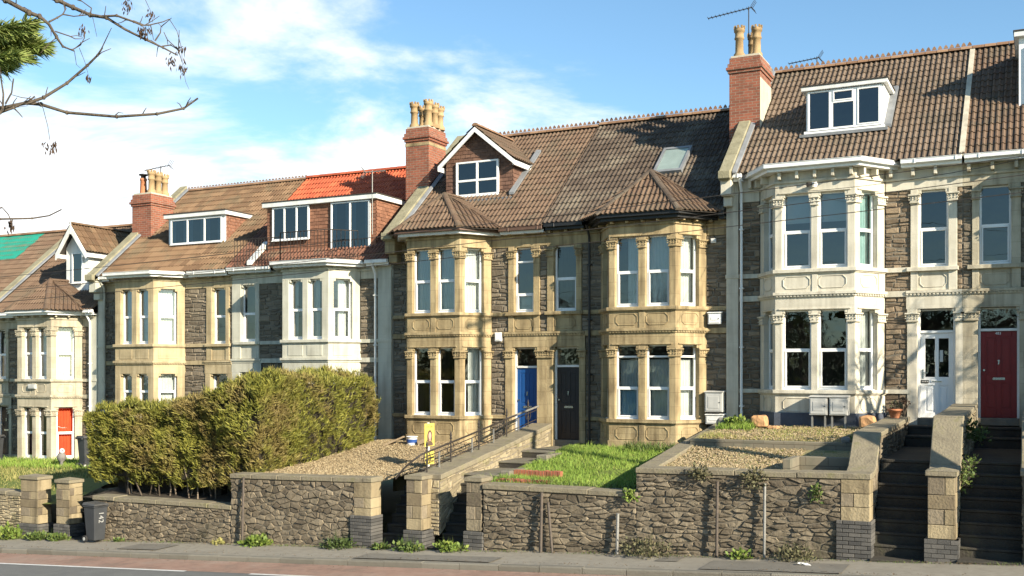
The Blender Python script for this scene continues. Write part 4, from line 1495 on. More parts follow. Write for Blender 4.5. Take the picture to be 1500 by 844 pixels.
# rooflight of the black door house
mb = MB()
a1, a2 = 1.35, 2.4
off = .12
def rp(x, y, o):
    return (x, y - o * math.sin(R(40)), fz(7.74, y) + o * math.cos(R(40)))
for (u0, u1, v0, v1) in ((-9.74, -9.66, a1, a2), (-8.98, -8.9, a1, a2), (-9.66, -8.98, a1, a1 + .08), (-9.66, -8.98, a2 - .08, a2)):
    q = [(u0, v0), (u1, v0), (u1, v1), (u0, v1)]
    mb.hexa([rp(a, b, -.05) for a, b in q] + [rp(a, b, off) for a, b in q], 'lead')
rl = mb.build('rooflight', hYR)
mb = MB()
mb.add([rp(-9.66, a1 + .08, off - .03), rp(-8.98, a1 + .08, off - .03), rp(-8.98, a2 - .08, off - .03), rp(-9.66, a2 - .08, off - .03)], [(0, 1, 2, 3)], 'net_curtain')
mb.build('blind', rl)
mb = MB()
mb.add([rp(-9.66, a1 + .08, off - .01), rp(-8.98, a1 + .08, off - .01), rp(-8.98, a2 - .08, off - .01), rp(-9.66, a2 - .08, off - .01)], [(0, 1, 2, 3)], 'roof_glass')
mb.build('pane', rl)

# ochre house: box dormer with tile hung cheeks
d4 = flatdormer(hBL, -27.35, -24.77, .97, 8.05, 9.05, 2.4, 'white_plastic', 'hung_tile_red', .13)
dwin(d4, Fd(.97), -27.2, -24.9, 8.14, 9.0, 3, style='side')
# red roofed house: wide dormer
d5 = flatdormer(hBR, -22.45, -18.25, .3, 7.35, 9.0, 2.8, 'hung_tile_red', 'hung_tile_red', .14)
dwin(d5, Fd(.3), -22.2, -20.75, 7.92, 8.98, 3)
dwin(d5, Fd(.3), -19.9, -18.45, 7.36, 8.98, 2, style='side')
mb = MB()
o = bBR.outline(.05)
pts = [(o[0][0], -.2), o[1], o[2], (o[3][0], -.2)]
for zz in (7.12, 7.98):
    mb.tube([(a, b, zz) for a, b in pts], .014, 'iron', 6)
for (a, b), (c, e) in zip(pts[:-1], pts[1:]):
    n = max(2, int(math.hypot(c - a, e - b) / .12))
    for i in range(n + 1):
        x, y = a + (c - a) * i / n, b + (e - b) * i / n
        mb.tube([(x, y, 7.06), (x, y, 7.98)], .009, 'iron', 4)
for i in range(14):
    x = -23.3 + 1.6 * i / 13
    mb.tube([(x, -.3, 7.06), (x, -.3, 7.95)], .009, 'iron', 4)
mb.tube([(-23.3, -.3, 7.95), (-21.5, -.3, 7.95)], .013, 'iron', 6)
mb.build('balcony_railing', hBR)
mb = MB()
mb.hexa([(-22.75, -.35, 7.12), (-22.55, -.35, 7.12), (-22.55, .5, 7.83), (-22.75, .5, 7.83), (-22.75, -.35, 7.24), (-22.55, -.35, 7.24), (-22.55, .5, 7.97), (-22.75, .5, 7.97)], 'white_paint')
mb.build('lead_flashing', hBR)
# white gabled dormer of the left house
mb = MB()
yf, xa, xb, zb_, zev, xap, zap = .6, -31.98, -30.85, 6.75, 8.25, -31.42, 9.0
yrb = (zap - 5.85) / T40 - .45
yv = (zev - 5.85) / T40 - .45
mb.extr([(xa, yf, zb_ - .2), (xb, yf, zb_ - .2), (xb, yf, zev), (xap, yf, zap - .05), (xa, yf, zev)], (0, 1.9, 0), 'white_paint')
sl = (zap - zev) / (xb - xap)
oz, yfe = .2, yf - .3
patch(mb, [(xb + oz, yfe, zev - oz * sl + .06), (xb + oz, yv, zev - oz * sl + .06), (xap, yrb, zap + .06), (xap, yfe, zap + .06)], 'tile_tan')
patch(mb, [(xa - oz, yv, zev - oz * sl + .06), (xa - oz, yfe, zev - oz * sl + .06), (xap, yfe, zap + .06), (xap, yrb, zap + .06)], 'tile_tan')
ridge(mb, (xap, yfe, zap + .1), (xap, yrb, zap + .1), .1, 'tile_tan')
for s_, xe in ((1, xb), (-1, xa)):
    e = (xe + s_ * oz, yfe - .03, zev - oz * sl + .03)
    mb.extr([e, (xap, yfe - .03, zap + .03), (xap, yfe - .03, zap - .22), (e[0], e[1], e[2] - .22)] if s_ > 0 else [e, (e[0], e[1], e[2] - .22), (xap, yfe - .03, zap - .22), (xap, yfe - .03, zap + .03)], (0, .05, 0), 'white_paint')
    mb.box(min(xe + s_ * oz, xe), max(xe + s_ * oz, xe), yfe, yv - .1, e[2] - .16, e[2] - .02, 'white_paint')
mb.tube([(xap, yfe - .01, zap - .3), (xap, yfe - .01, zap + .35)], .03, 'white_paint', 6)
d6 = mb.build('dormer', hA)
dwin(d6, Fd(.6), -31.62, -31.08, 6.95, 8.05, 1)


# ------------------------------------------------------------------ front walls, gate pillars, steps
def quoins(mb, F, u0, u1, d0, d1, z0, z1, m, rng, hs=(.2, .3), split=True, m2=None):
    z = z0
    k = 0
    while z < z1 - .02:
        h = rng.uniform(*hs)
        if z + h > z1 - .12:
            h = z1 - z
        g = .005
        if split and k % 2:
            c = u0 + (u1 - u0) * rng.uniform(.3, .65)
            pcs = [(u0, c - g), (c + g, u1)]
        else:
            pcs = [(u0, u1)]
        for i, (a, b) in enumerate(pcs):
            j = rng.uniform(-.008, .008)
            mm = m2 if (m2 and split and k % 2 and i == 0) else m
            mb.fb(F, a, b, d0, d1 + j, z + g, z + h - g, mm)
        z += h
        k += 1


def wall(name, label, x0, x1, top, y=-6.6, th=.38, seed=1, cap='coping', rub='rubble_wall', group='stone boundary walls along the pavement', base=None, copl=.75, coph=.11, over=.05, end=None, ch=.088, sw=.23):
    rng = random.Random(seed)
    root = thing(name, label, 'wall', ((x0 + x1) / 2, y, zp((x0 + x1) / 2)), group)
    F = Frame(0, y)
    zt = top if callable(top) else (lambda u: top)
    zb = lambda u: zp(u) - .06
    mb = MB()
    n = 8
    for i in range(n):
        a, b = x0 + (x1 - x0) * i / n, x0 + (x1 - x0) * (i + 1) / n
        mb.hexa([F.p(a, -.0, zb(a)), F.p(b, -.0, zb(b)), F.p(b, -th, zb(b)), F.p(a, -th, zb(a)), F.p(a, -.0, zt(a) - coph), F.p(b, -.0, zt(b) - coph), F.p(b, -th, zt(b) - coph), F.p(a, -th, zt(a) - coph)], 'dark_mortar')
    e = end or 0
    cell_rubble(mb, F, x0 if x0 > -40 else -34, x1 - e, zb, lambda u: zt(u) - coph, rng, rub, sw, ch)
    mb.build('stonework', root)
    if end:
        mb = MB()
        quoins(mb, F, x1 - e, x1 + .012, -th, .035, zp(x1) + .68, zt(x1) - coph, 'quoin_stone', rng, m2='rubble_wall')
        z = zp(x1) - .03
        k = 0
        while z < zp(x1) + .66:
            u = x1 - e - .08
            g = .004
            st = [.22, .11][k % 2]
            while u < x1 + .05:
                b = min(u + st, x1 + .055)
                mb.fb(F, u + g, b - g, -th - .02, .085, z + g, z + .075 - g, 'blue_brick')
                u = b + .0001
                st = .22
            z += .076
            k += 1
        mb.build('end_pier', root, .006)
    mb = MB()
    u = x0 - .01
    while u < x1 + .03:
        b = min(u + rng.uniform(copl * .8, copl * 1.3), x1 + .04)
        if x1 + .04 - b < .2:
            b = x1 + .04
        j = rng.uniform(-.012, .012)
        f = lambda q, k: zt(q) + k + j
        mb.hexa([F.p(u + .005, over + j, f(u, -coph)), F.p(b - .005, over + j, f(b, -coph)), F.p(b - .005, -th - over, f(b, -coph)), F.p(u + .005, -th - over, f(u, -coph)),
                 F.p(u + .005, over + j, f(u, 0)), F.p(b - .005, over + j, f(b, 0)), F.p(b - .005, -th - over, f(b, .01)), F.p(u + .005, -th - over, f(u, .01))], cap)
        u = b
    mb.build('coping', root, .012)
    return root


wall('boundary_wall', 'low mossy wall at the far left in front of the dry grass bank', -60, -25.42, .36, seed=21, rub='rubble_light')
wall('boundary_wall', 'low dark stone wall under the overgrown hedge, right of the wheelie bin', -22.6, -17.92, lambda u: .40, seed=22, ch=.105, sw=.19)
wall('boundary_wall', 'higher stone wall in front of the gravel, ending in a pale quoined pier', -17.9, -13.77, lambda u: 1.17 + .02 * (u + 17.9), seed=23, end=.46, ch=.11, sw=.20)
wall('boundary_wall', 'stone wall with long thin coping below the green lawn', -10.86, -7.36, lambda u: 1.24, seed=24, copl=1.1)
wall('boundary_wall', 'tallest stone retaining wall with weeds hanging from its coping', -7.36, -2.85, lambda u: 1.74 + .012 * (u + 7.4), seed=25, copl=1.0, end=.5)


def pillar(label, x0, x1, top, y=-6.62, dep=.45, seed=1, cap=True, worn=False, ph=.42):
    rng = random.Random(seed)
    zb = zp((x0 + x1) / 2)
    root = thing('gate_pillar', label, 'gate pillar', ((x0 + x1) / 2, y, zb), 'stone gate pillars')
    F = Frame(0, y)
    S = Frame(x1, y, 0, 1)
    mb = MB()
    mb.box(x0 + .03, x1 - .03, y + .02, y + dep - .02, zb - .1, top - .1, 'dark_mortar')
    qs = 'quoin_worn' if worn else 'quoin_stone'
    quoins(mb, F, x0 + .012, x1 - .012, -dep * .5, 0, zb + ph, top - .1, qs, rng, m2='rubble_wall')
    quoins(mb, S, .015, dep, -.2, .0, zb + ph, top - .1, qs, rng, m2='rubble_wall')
    mb.build('shaft', root, .008)
    mb = MB()
    z = zb - .08
    k = 0
    while z < zb + ph - .01:
        for FF, a, b, in ((F, x0 - .045, x1 + .045), (S, -.0, dep + .03)):
            u = a
            first = .12 + .1 * (k % 2)
            while u < b - .01:
                e = min(u + first, b)
                mb.fb(FF, u + .004, e - .004, -.12 if FF is S else -.3, .05, z + .004, min(z + .082, zb + ph) - .004, 'blue_brick')
                u = e
                first = .22
        z += .083
        k += 1
    mb.build('plinth', root, .006)
    mb = MB()
    if cap:
        mb.box(x0 - .03, x1 + .03, y - .035, y + dep + .03, top - .1, top - .01, 'coping')
        cx, cy = (x0 + x1) / 2, y + dep / 2
        mb.add([(x0 - .03, y - .035, top - .01), (x1 + .03, y - .035, top - .01), (x1 + .03, y + dep + .03, top - .01), (x0 - .03, y + dep + .03, top - .01), (cx, cy, top + .05)], [(0, 1, 4), (1, 2, 4), (2, 3, 4), (3, 0, 4)], 'coping')
        mb.build('cap', root, .012)
    return root


pillar('mossy pale pillar at the left gateway, its arm of coping reaching back', -25.42, -24.72, .82, seed=31)
pillar('narrow pillar left of the wheelie bin, its foot half in shade', -24.02, -23.5, .78, seed=32)
pillar('clean pale ashlar pillar at the foot of the sloping wall with railing', -12.83, -12.41, 1.36, seed=33)
pillar('battered dark pillar stub joined to the wall below the lawn', -11.29, -10.9, 1.38, seed=34, worn=True)
pillar('pillar between the two flights of steps on the right', -1.86, -1.38, 1.90, seed=35)


def flight(label, x0, x1, pts, seed, m='step_shaded', hi=1.25):
    """pts: list of (y_front, z_top); each tread runs back to the next front"""
    root = MB()
    rng = random.Random(seed)
    for (y, z), (y2, z2) in zip(pts[:-1], pts[1:]):
        j = rng.uniform(-.006, .006)
        root.box(x0, x1, y + j, y2 + .06, z - .5, z - .05, 'step_shaded')
        root.box(x0 + .003, x1 - .003, y - .02 + j, y2 + .04, z - .05, z + j, m if z > hi else 'step_shaded')  # treads up to hi take the darker shade colour
    o = root.build('steps', None, .01, (x0, pts[0][0], pts[0][1]))
    tag(o, label, 'steps', 'stone steps up to the front doors')
    return o


def stair(y0, z0, y1, z1, n):
    return [(y0 + (y1 - y0) * i / n, z0 + (z1 - z0) * (i + 1) / n) for i in range(n)]


zb = zp(-2.3)
flight('stone steps rising to the white front door, coloured dark for shade', -2.83, -1.84, [(-6.75, zb + .04)] + stair(-6.35, zb + .04, -5.15, 1.97, 8) + [(-1.15, 2.22), (-.55, 2.42), (.0, 2.42)], 41)
flight('stone steps rising to the red front door, coloured dark for shade', -1.36, -.32, [(-6.75, zb + .12)] + stair(-6.35, zb + .1, -5.15, 1.99, 8) + [(-1.2, 2.22), (-.6, 2.42), (.0, 2.42)], 42)
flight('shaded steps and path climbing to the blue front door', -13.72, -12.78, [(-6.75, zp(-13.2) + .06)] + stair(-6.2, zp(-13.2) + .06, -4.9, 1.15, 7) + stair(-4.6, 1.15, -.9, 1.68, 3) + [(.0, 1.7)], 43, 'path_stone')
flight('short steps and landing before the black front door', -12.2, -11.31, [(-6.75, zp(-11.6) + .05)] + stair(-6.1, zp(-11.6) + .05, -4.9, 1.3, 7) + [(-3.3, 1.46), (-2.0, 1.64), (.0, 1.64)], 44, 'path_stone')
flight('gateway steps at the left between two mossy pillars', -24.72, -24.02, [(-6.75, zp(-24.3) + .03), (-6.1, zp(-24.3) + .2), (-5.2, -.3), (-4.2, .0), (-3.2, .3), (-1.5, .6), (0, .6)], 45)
flight('path with steps behind the wheelie bin, coloured dark for shade', -23.48, -22.62, [(-6.75, zp(-23) + .03), (-6.0, zp(-23) + .2), (-5.2, -.25), (-4.4, .1), (-3.4, .5), (-2, .85), (0, .9)], 46)


def sidewall(name, label, xa, xb, line, zb, face='rubble_wall', seed=1, cap='coping', cat='wall', coph=.1, mort='dark_mortar', front=None):
    """wall running back from the street; line = [(y, z_top)], both faces with stones"""
    rng = random.Random(seed)
    root = thing(name, label, cat, ((xa + xb) / 2, line[0][0], zb(line[0][0])), 'garden side walls running back to the houses')
    mb = MB()
    for (y, z), (y2, z2) in zip(line[:-1], line[1:]):
        mb.hexa([(xa, y, zb(y)), (xb, y, zb(y)), (xb, y2, zb(y2)), (xa, y2, zb(y2)), (xa, y, z - coph), (xb, y, z - coph), (xb, y2, z2 - coph), (xa, y2, z2 - coph)], mort)
        top = lambda u, y=y, z=z, y2=y2, z2=z2: z + (z2 - z) * (u) / (y2 - y) - coph
        SR = Frame(xb, y, 0, 1)
        rubble(mb, SR, 0, y2 - y, lambda u, y=y: zb(y + u), top, rng, face, (.07, .16), (.12, .4), 0, .03)
        SL_ = Frame(xa, y2, 0, -1)
        top2 = lambda u, y=y, z=z, y2=y2, z2=z2: z2 + (z - z2) * (u) / (y2 - y) - coph
        rubble(mb, SL_, 0, y2 - y, lambda u, y2=y2: zb(y2 - u), top2, rng, face, (.07, .16), (.12, .4), 0, .03)
    y, z = line[0]
    rubble(mb, Frame(xa, y), 0, xb - xa, zb(y), z - coph, rng, face, (.07, .16), (.12, .3), 0, .03)
    mb.build('stonework', root)
    mb = MB()
    for (y, z), (y2, z2) in zip(line[:-1], line[1:]):
        n = max(1, int((y2 - y) / .7))
        for i in range(n):
            a, b = y + (y2 - y) * i / n, y + (y2 - y) * (i + 1) / n - .008
            f = lambda q: z + (z2 - z) * (q - y) / (y2 - y)
            j = rng.uniform(-.01, .01)
            mb.hexa([(xa - .05, a, f(a) - coph), (xb + .05, a, f(a) - coph), (xb + .05, b, f(b) - coph), (xa - .05, b, f(b) - coph),
                     (xa - .05, a, f(a) + j), (xb + .05, a, f(a) + j), (xb + .05, b, f(b) + j), (xa - .05, b, f(b) + j)], cap)
    mb.build('coping', root, .015)
    return root


sidewall('sloping_wall', 'long sloping lichened wall with iron railing between blue and black doors', -12.72, -12.2, [(-6.2, 1.36), (-4.4, 1.62), (-2.2, 1.96), (-.14, 2.28)], lambda y: lerp(y, [(-6.6, -.3), (-4.9, .9), (-2, 1.3), (0, 1.5)]), 'rubble_light', 51, mort='mortar', coph=.12)
sidewall('side_wall', 'coped wall stepping up between the lawn and the higher gravel terrace', -7.40, -7.1, [(-6.2, 1.74), (-4, 2.0), (-2, 2.2), (-.3, 2.40)], lambda y: .9, 'rubble_wall', 52)
sidewall('stair_wall', 'thick coped wall on the left of the white door steps, terracotta pot on top', -3.28, -2.86, [(-6.18, 1.80), (-5.95, 1.88), (-5.3, 2.50), (-2.5, 2.56), (-.25, 2.62)], lambda y: .2, 'rubble_wall', 53)
sidewall('stair_wall', 'tall mossy wall between the white door and red door steps', -1.83, -1.39, [(-6.16, 1.86), (-5.9, 1.96), (-5.2, 2.82), (-2.5, 2.88), (-.25, 2.94)], lambda y: .2, 'rubble_light', 54)
sidewall('stair_wall', 'stair wall at the right edge beyond the red door steps', -.30, .1, [(-6.6, 1.95), (-5.9, 2.05), (-5.2, 2.82), (-2.5, 2.9), (-.25, 2.95)], lambda y: .2, 'rubble_wall', 55)
# low walls inside the terrace garden
mb = MB()
mb.box(-7.15, -3.22, -3.66, -3.5, 1.8, 2.17, 'block_wall')
o = mb.build('retaining_kerb', None, .015, (-5.1, -3.6, 1.9))
tag(o, 'low dark retaining edge across the middle of the gravel terrace', 'wall')
mb = MB()
mb.box(-4.52, -4.36, -6.18, -5.2, 1.2, 1.98, 'block_wall')
mb.box(-4.36, -3.24, -5.36, -5.2, 1.2, 1.98, 'block_wall')
mb.box(-4.36, -3.24, -6.2, -5.36, 1.2, 1.42, 'soil')
o = mb.build('planter', None, .012, (-4, -5.6, 1.2))
tag(o, 'sunken block planter in the corner behind the tall retaining wall', 'planter')
# brick edgings and slabs by the lawn
for nm, lb, q in (('brick_edging', 'upper row of red bricks at the left corner of the lawn', (-11.05, -9.9, -4.75, -4.6, 1.15, 1.40)), ('brick_edging', 'lower row of red bricks just behind the lawn wall coping', (-11.0, -9.72, -5.75, -5.55, 1.0, 1.28))):
    mb = MB()
    x = q[0]
    k = 0
    rng = random.Random(int(q[2] * 10))
    while x < q[1]:
        j = rng.uniform(-.01, .01)
        mb.box(x + .004, x + .066, q[2] + j, q[3] + j, q[4], q[5] + j, 'edge_brick')
        x += .07
    tag(mb.build(nm, None, .004, (q[0], q[2], q[4])), lb, 'edging', 'brick edgings of the lawn')
for lb, q in (('worn grey slab left of the upper brick edging', (-11.31, -11.05, -4.95, -3.9, 1.2, 1.38)), ('grey kerb slab on the lawn edge near the black door landing', (-11.3, -11.0, -3.0, -1.9, 1.3, 1.62))):
    mb = MB()
    mb.box(*q, 'step_stone')
    tag(mb.build('stone_slab', None, .02, (q[0], q[2], q[4])), lb, 'slab')

# railing on the sloping wall
root = thing('iron_railing', 'ornate black iron railing with spear finials along the sloping wall', 'railing', (-12.6, -6.2, 1.36))
zw = lambda y: lerp(y, [(-6.6, 1.30), (-6.2, 1.36), (-4.4, 1.62), (-2.2, 1.96), (-.14, 2.28)])
xr = lambda y: -12.62 + .0 * y
for dz, r in ((.46, .022), (.36, .012), (.10, .014)):
    mb = MB()
    ys = [-6.3, -5, -4, -3, -2, -1, -.2]
    pts = [(xr(y), y, zw(y) + dz) for y in ys]
    if dz == .46:
        pts = [(-13.15, -6.55, 1.25), (-12.95, -6.5, 1.5), (-12.75, -6.42, 1.68)] + pts
    mb.tube(pts, r, 'iron', 6)
    mb.build('rail', root)
for y in (-6.05, -4.95, -3.55, -2.0, -.7):
    mb = MB()
    mb.tube([(xr(y), y, zw(y) - .05), (xr(y), y, zw(y) + .56)], .018, 'iron', 6)
    z = zw(y) + .56
    mb.lathe(xr(y), y, [(.018, z - .02), (.04, z), (.018, z + .03), (.034, z + .07), (.02, z + .12), (.004, z + .19)], 'iron', 8)
    for s_ in (-1, 1):
        mb.tube([(xr(y), y + s_ * .02, zw(y) + .5), (xr(y), y + s_ * .12, zw(y) + .42), (xr(y), y + s_ * .16, zw(y) + .3), (xr(y), y + s_ * .1, zw(y) + .2), (xr(y), y + s_ * .03, zw(y) + .22), (xr(y), y + s_ * .05, zw(y) + .3)], .011, 'iron', 5)
    mb.build('post', root)
for y in (-5.5, -3.9, -2.75, -1.3):
    mb = MB()
    mb.box(xr(y) - .012, xr(y) + .012, y - .025, y + .025, zw(y) - .03, zw(y) + .36, 'galvanised')
    mb.build('bracket', root)
mb = MB()
mb.tube([(-12.66, -1.9, 2.46), (-12.55, -.2, 2.74)], .03, 'galvanised', 8)
mb.build('handrail', root)

# iron posts standing against the walls
for lb, x, z0, z1, lean, m, r in (
        ('short rusty post by the join of the lawn wall and the tall wall', -7.72, None, .78, 0, 'galvanised', .035),
        ('dark iron post against the tall wall, left of the pale one', -5.66, None, 1.52, .0, 'rusty_iron', .03),
        ('pale grey post against the tall wall, nearest the steps', -4.74, None, 1.52, .0, 'galvanised', .028),
        ('dark upright post at the middle of the lawn wall', -9.42, None, 1.12, 0.0, 'rusty_iron', .035),
        ('dark leaning bar propped beside the upright post', -9.15, None, .92, -.12, 'rusty_iron', .03),
        ('brown post at the left end of the gravel garden wall', -17.42, None, 1.10, 0, 'rusty_iron', .03)):
    mb = MB()
    z0 = zp(x) - .03
    mb.tube([(x, -6.76, z0), (x + lean, -6.71, z1)], r, m, 8)
    mb.tube([(x + lean, -6.71, z1), (x + lean, -6.71, z1 + .02)], r * 1.15, m, 8)
    tag(mb.build('iron_post', None, 0, (x, -6.76, z0)), lb, 'post', 'old posts along the boundary walls')


# ------------------------------------------------------------------ plants
def blades(mb, n, area, zf, h, w_, m, rng, lean=.5, clump=None):
    x0, x1, y0, y1 = area
    for _ in range(n):
        x, y = rng.uniform(x0, x1), rng.uniform(y0, y1)
        if clump and noise.noise((x * 1.7, y * 1.7, clump)) < rng.uniform(-.7, .35):
            continue
        z = zf(x, y) - .02
        hh = rng.uniform(*h) * (1 + .6 * noise.noise((x * 1.1, y * 1.1, 7)))
        a = rng.uniform(0, 6.283)
        ca, sa = math.cos(a), math.sin(a)
        l = rng.uniform(.1, lean) * hh
        b = rng.uniform(0, 6.283)
        mx_, my_ = x + l * .4 * math.cos(b), y + l * .4 * math.sin(b)
        mb.add([(x - ca * w_, y - sa * w_, z), (x + ca * w_, y + sa * w_, z), (mx_ + ca * w_ * .7, my_ + sa * w_ * .7, z + hh * .6), (mx_ - ca * w_ * .7, my_ - sa * w_ * .7, z + hh * .6), (x + l * math.cos(b), y + l * math.sin(b), z + hh)],
               [(0, 1, 2, 3), (3, 2, 4)], m)


rng = random.Random(60)
mb = MB()
blades(mb, 24000, (-11.25, -7.42, -6.2, -.95), zYR, (.035, .12), .0055, 'grass', rng, 1.1)
blades(mb, 2500, (-11.25, -7.42, -6.2, -.95), zYR, (.08, .2), .007, 'grass', rng, 1.2, 4)
blades(mb, 1800, (-11.25, -7.42, -6.2, -.95), zYR, (.03, .09), .006, 'dry_grass', rng, 1.3, 13)
blades(mb, 900, (-11.25, -7.42, -6.25, -5.6), zYR, (.12, .26), .009, 'weed', rng, 1.2, 2)
blades(mb, 900, (-9.6, -7.42, -1.6, -.95), zYR, (.12, .28), .012, 'weed', rng, 1.2, 2)
kind(mb.build('lawn_grass'), 'stuff')
mb = MB()
blades(mb, 9000, (-34.5, -25.5, -6.2, -1.), zA, (.05, .16), .010, 'dry_grass', rng, 1.1)
blades(mb, 6000, (-34.5, -25.5, -6.2, -1.), zA, (.04, .14), .010, 'weed', rng, 1.1, 21)
blades(mb, 4500, (-33.5, -25.5, -2.6, -.9), zA, (.1, .25), .012, 'grass', rng, .9)
kind(mb.build('bank_grass'), 'stuff')
mb = MB()
blades(mb, 7500, (-7.05, -3.3, -3.4, -.95), zC2, (.03, .10), .007, 'dry_grass', rng, .9, 5)
blades(mb, 1200, (-7.05, -3.3, -3.4, -.95), zC2, (.03, .09), .007, 'grass', rng, .9, 9)
blades(mb, 1300, (-7.05, -6.2, -1.9, -.95), zC2, (.08, .22), .01, 'grass', rng, .9)
blades(mb, 3200, (-7.05, -4.6, -6.0, -3.7), zC, (.03, .08), .007, 'dry_grass', rng, .9, 8)
kind(mb.build('terrace_grass'), 'stuff')


def pebbles(name, n, area, zf, r, rng, m='pebble'):
    mb = MB()
    x0, x1, y0, y1 = area
    for _ in range(n):
        x, y = rng.uniform(x0, x1), rng.uniform(y0, y1)
        z = zf(x, y) + rng.uniform(.0, .035)
        a = rng.uniform(*r)
        b, c_ = a * rng.uniform(.6, 1.1), a * rng.uniform(.45, .8)
        t = rng.uniform(0, 3.14)
        ca, sa = math.cos(t), math.sin(t)
        pts = [(a, 0, 0), (-a, 0, 0), (0, b, 0), (0, -b, 0), (0, 0, c_)]
        mb.add([(x + p_ * ca - q_ * sa, y + p_ * sa + q_ * ca, z + s_) for p_, q_, s_ in pts], [(0, 2, 4), (2, 1, 4), (1, 3, 4), (3, 0, 4)], m)
    return kind(mb.build(name), 'stuff')


pebbles('gravel_stones', 17000, (-17.45, -13.75, -6.1, -.9), zYL, (.010, .032), rng)
pebbles('gravel_stones', 5000, (-7.05, -4.55, -6.1, -3.7), zC, (.014, .036), rng)
mb = MB()
blades(mb, 2600, (-7.05, -3.3, -6.0, -.95), lambda x, y: zC(x, y) if y < -3.6 else zC2(x, y), (.015, .05), .01, 'dry_grass', rng, 1.5, 3)
blades(mb, 900, (-17.4, -13.8, -6.0, -.95), zYL, (.02, .06), .006, 'dry_grass', rng, 1.2, 6)
kind(mb.build('moss_tufts'), 'stuff')
pebbles('gravel_stones', 4000, (-7.05, -3.3, -3.4, -.95), zC2, (.014, .036), rng)


def leafclump(mb, c, r, n, m, rng, ls=.05, squash=.7):
    for _ in range(n):
        v = Vector((rng.gauss(0, 1), rng.gauss(0, 1), rng.gauss(0, 1))).normalized() * (rng.random() ** .4)
        p = Vector(c) + Vector((v.x * r, v.y * r, v.z * r * squash))
        d = (v + Vector((rng.uniform(-.6, .6), rng.uniform(-.6, .6), rng.uniform(-.2, .9)))).normalized()
        s_ = d.cross(Vector((rng.uniform(-1, 1), rng.uniform(-1, 1), rng.uniform(-1, 1)))).normalized()
        l = ls * rng.uniform(.6, 1.4)
        mb.add([p, p + d * l * .5 + s_ * l * .32, p + d * l, p + d * l * .5 - s_ * l * .32], [(0, 1, 2, 3)], m)


def weed(label, x, y, z, r, n, m='weed', ls=.07, squash=.6, name='weed', cat='weed', hang=0, group='weeds and tufts along the walls'):
    rng = random.Random(int(abs(x * 131 + z * 17)))
    mb = MB()
    for k in range(5):
        a = rng.uniform(0, 6.28)
        rr = r * rng.uniform(0, .7)
        leafclump(mb, (x + rr * math.cos(a), y + rr * .45 * math.sin(a) - .02, z + r * squash * rng.uniform(.1, .7) - hang * rng.random() * r), r * .55, n // 5, m, rng, ls, squash)
    if not hang:
        for _ in range(n // 8):
            a = rng.uniform(0, 6.28)
            rr = r * rng.random()
            px, py = x + rr * math.cos(a), y + rr * .5 * math.sin(a)
            mb.add([(px - .006, py, z - .02), (px + .006, py, z - .02), (px + rng.uniform(-.08, .08), py + rng.uniform(-.06, .06), z + r * rng.uniform(.4, 1.1))], [(0, 1, 2)], m)
    o = mb.build(name, None, 0, (x, y, z))
    return tag(o, label, cat, group)


weed('bright green leafy weed at the foot of the gravel garden wall', -16.95, -6.8, zp(-17), .42, 420, 'weed_bright', .10)
weed('flat pale weed left of the bright green one, under the hedge', -18.2, -6.75, zp(-18.2), .28, 120, 'dry_grass', .07, .35)
weed('green weeds on the pavement before the blue door steps', -13.3, -6.85, zp(-13.3), .30, 160, 'weed', .08, .35)
weed('dark green weed at the foot of the pale ashlar pillar', -12.5, -6.95, zp(-12.5), .38, 260, 'weed', .09, .45)
weed('leafy weeds beside the loose brick at the pillar stub', -11.5, -6.9, zp(-11.5), .36, 280, 'weed_bright', .09, .45)
weed('small weed sprouting where the lawn wall meets the tall wall', -7.5, -6.68, 1.12, .17, 120, 'weed_bright', .07, 1)
weed('straggling plant hanging over the tall wall coping, on the left', -6.05, -6.68, 1.66, .26, 240, 'bramble', .06, .8, hang=.2)
weed('long plant trailing down the tall wall beside the pale post', -5.0, -6.68, 1.56, .34, 330, 'bramble', .06, 1, hang=.25)
weed('little fern growing out of the tall wall face', -3.75, -6.7, 1.38, .17, 160, 'weed', .06, 1.2, hang=.6)
weed('small tuft at the base of the tall wall between the posts', -5.2, -6.85, zp(-5.2), .26, 150, 'weed_bright', .08, .6)
weed('dry brown scrub at the base of the tall wall by the short post', -7.0, -6.82, zp(-7), .62, 420, 'bramble', .06, .55)
weed('dry scrub by the brick foot of the end pier', -4.1, -6.85, zp(-4.1), .55, 380, 'bramble', .06, .5)
weed('ferny green growth on the wall beside the red door steps, upper', -1.25, -3.9, 2.35, .32, 300, 'weed', .07, .9)
weed('green growth trailing down the wall beside the red door steps', -1.28, -5.7, 1.75, .30, 300, 'weed', .06, 1.4, hang=1)
weed('tuft of grass at the corner of the terrace under the meter box', -6.75, -1.4, 2.28, .38, 330, 'weed_bright', .10, .7)
weed('weed against the stair wall on the upper terrace', -3.55, -3.2, 2.1, .26, 200, 'weed', .08, .8)
weed('tall weeds under the low wall at the far left', -25.6, -6.8, zp(-25.6), .5, 420, 'weed_bright', .10, .9)
weed('leafy weeds between the left gate pillars', -24.4, -6.85, zp(-24.4), .42, 300, 'weed', .09, .4)
weed('weeds along the foot of the narrow left pillar', -23.6, -6.88, zp(-23.6), .34, 240, 'weed', .09, .4)
weed('dark ivy scrub at the foot of the wall by its brick pier', -14.6, -6.82, zp(-14.6), .5, 450, 'tree_leaf', .07, .6)
weed('tuft of weed beside the foot of the wheelie bin', -21.5, -6.78, zp(-21.5), .16, 90, 'weed', .07, .5)

# hedge
rng = random.Random(77)
root = thing('hedge', 'big overgrown conifer hedge, olive green with brown patches, between ochre house and gravel', 'hedge', (-19.5, -4.5, .4))
LEAF, CORE = MB(), MB()


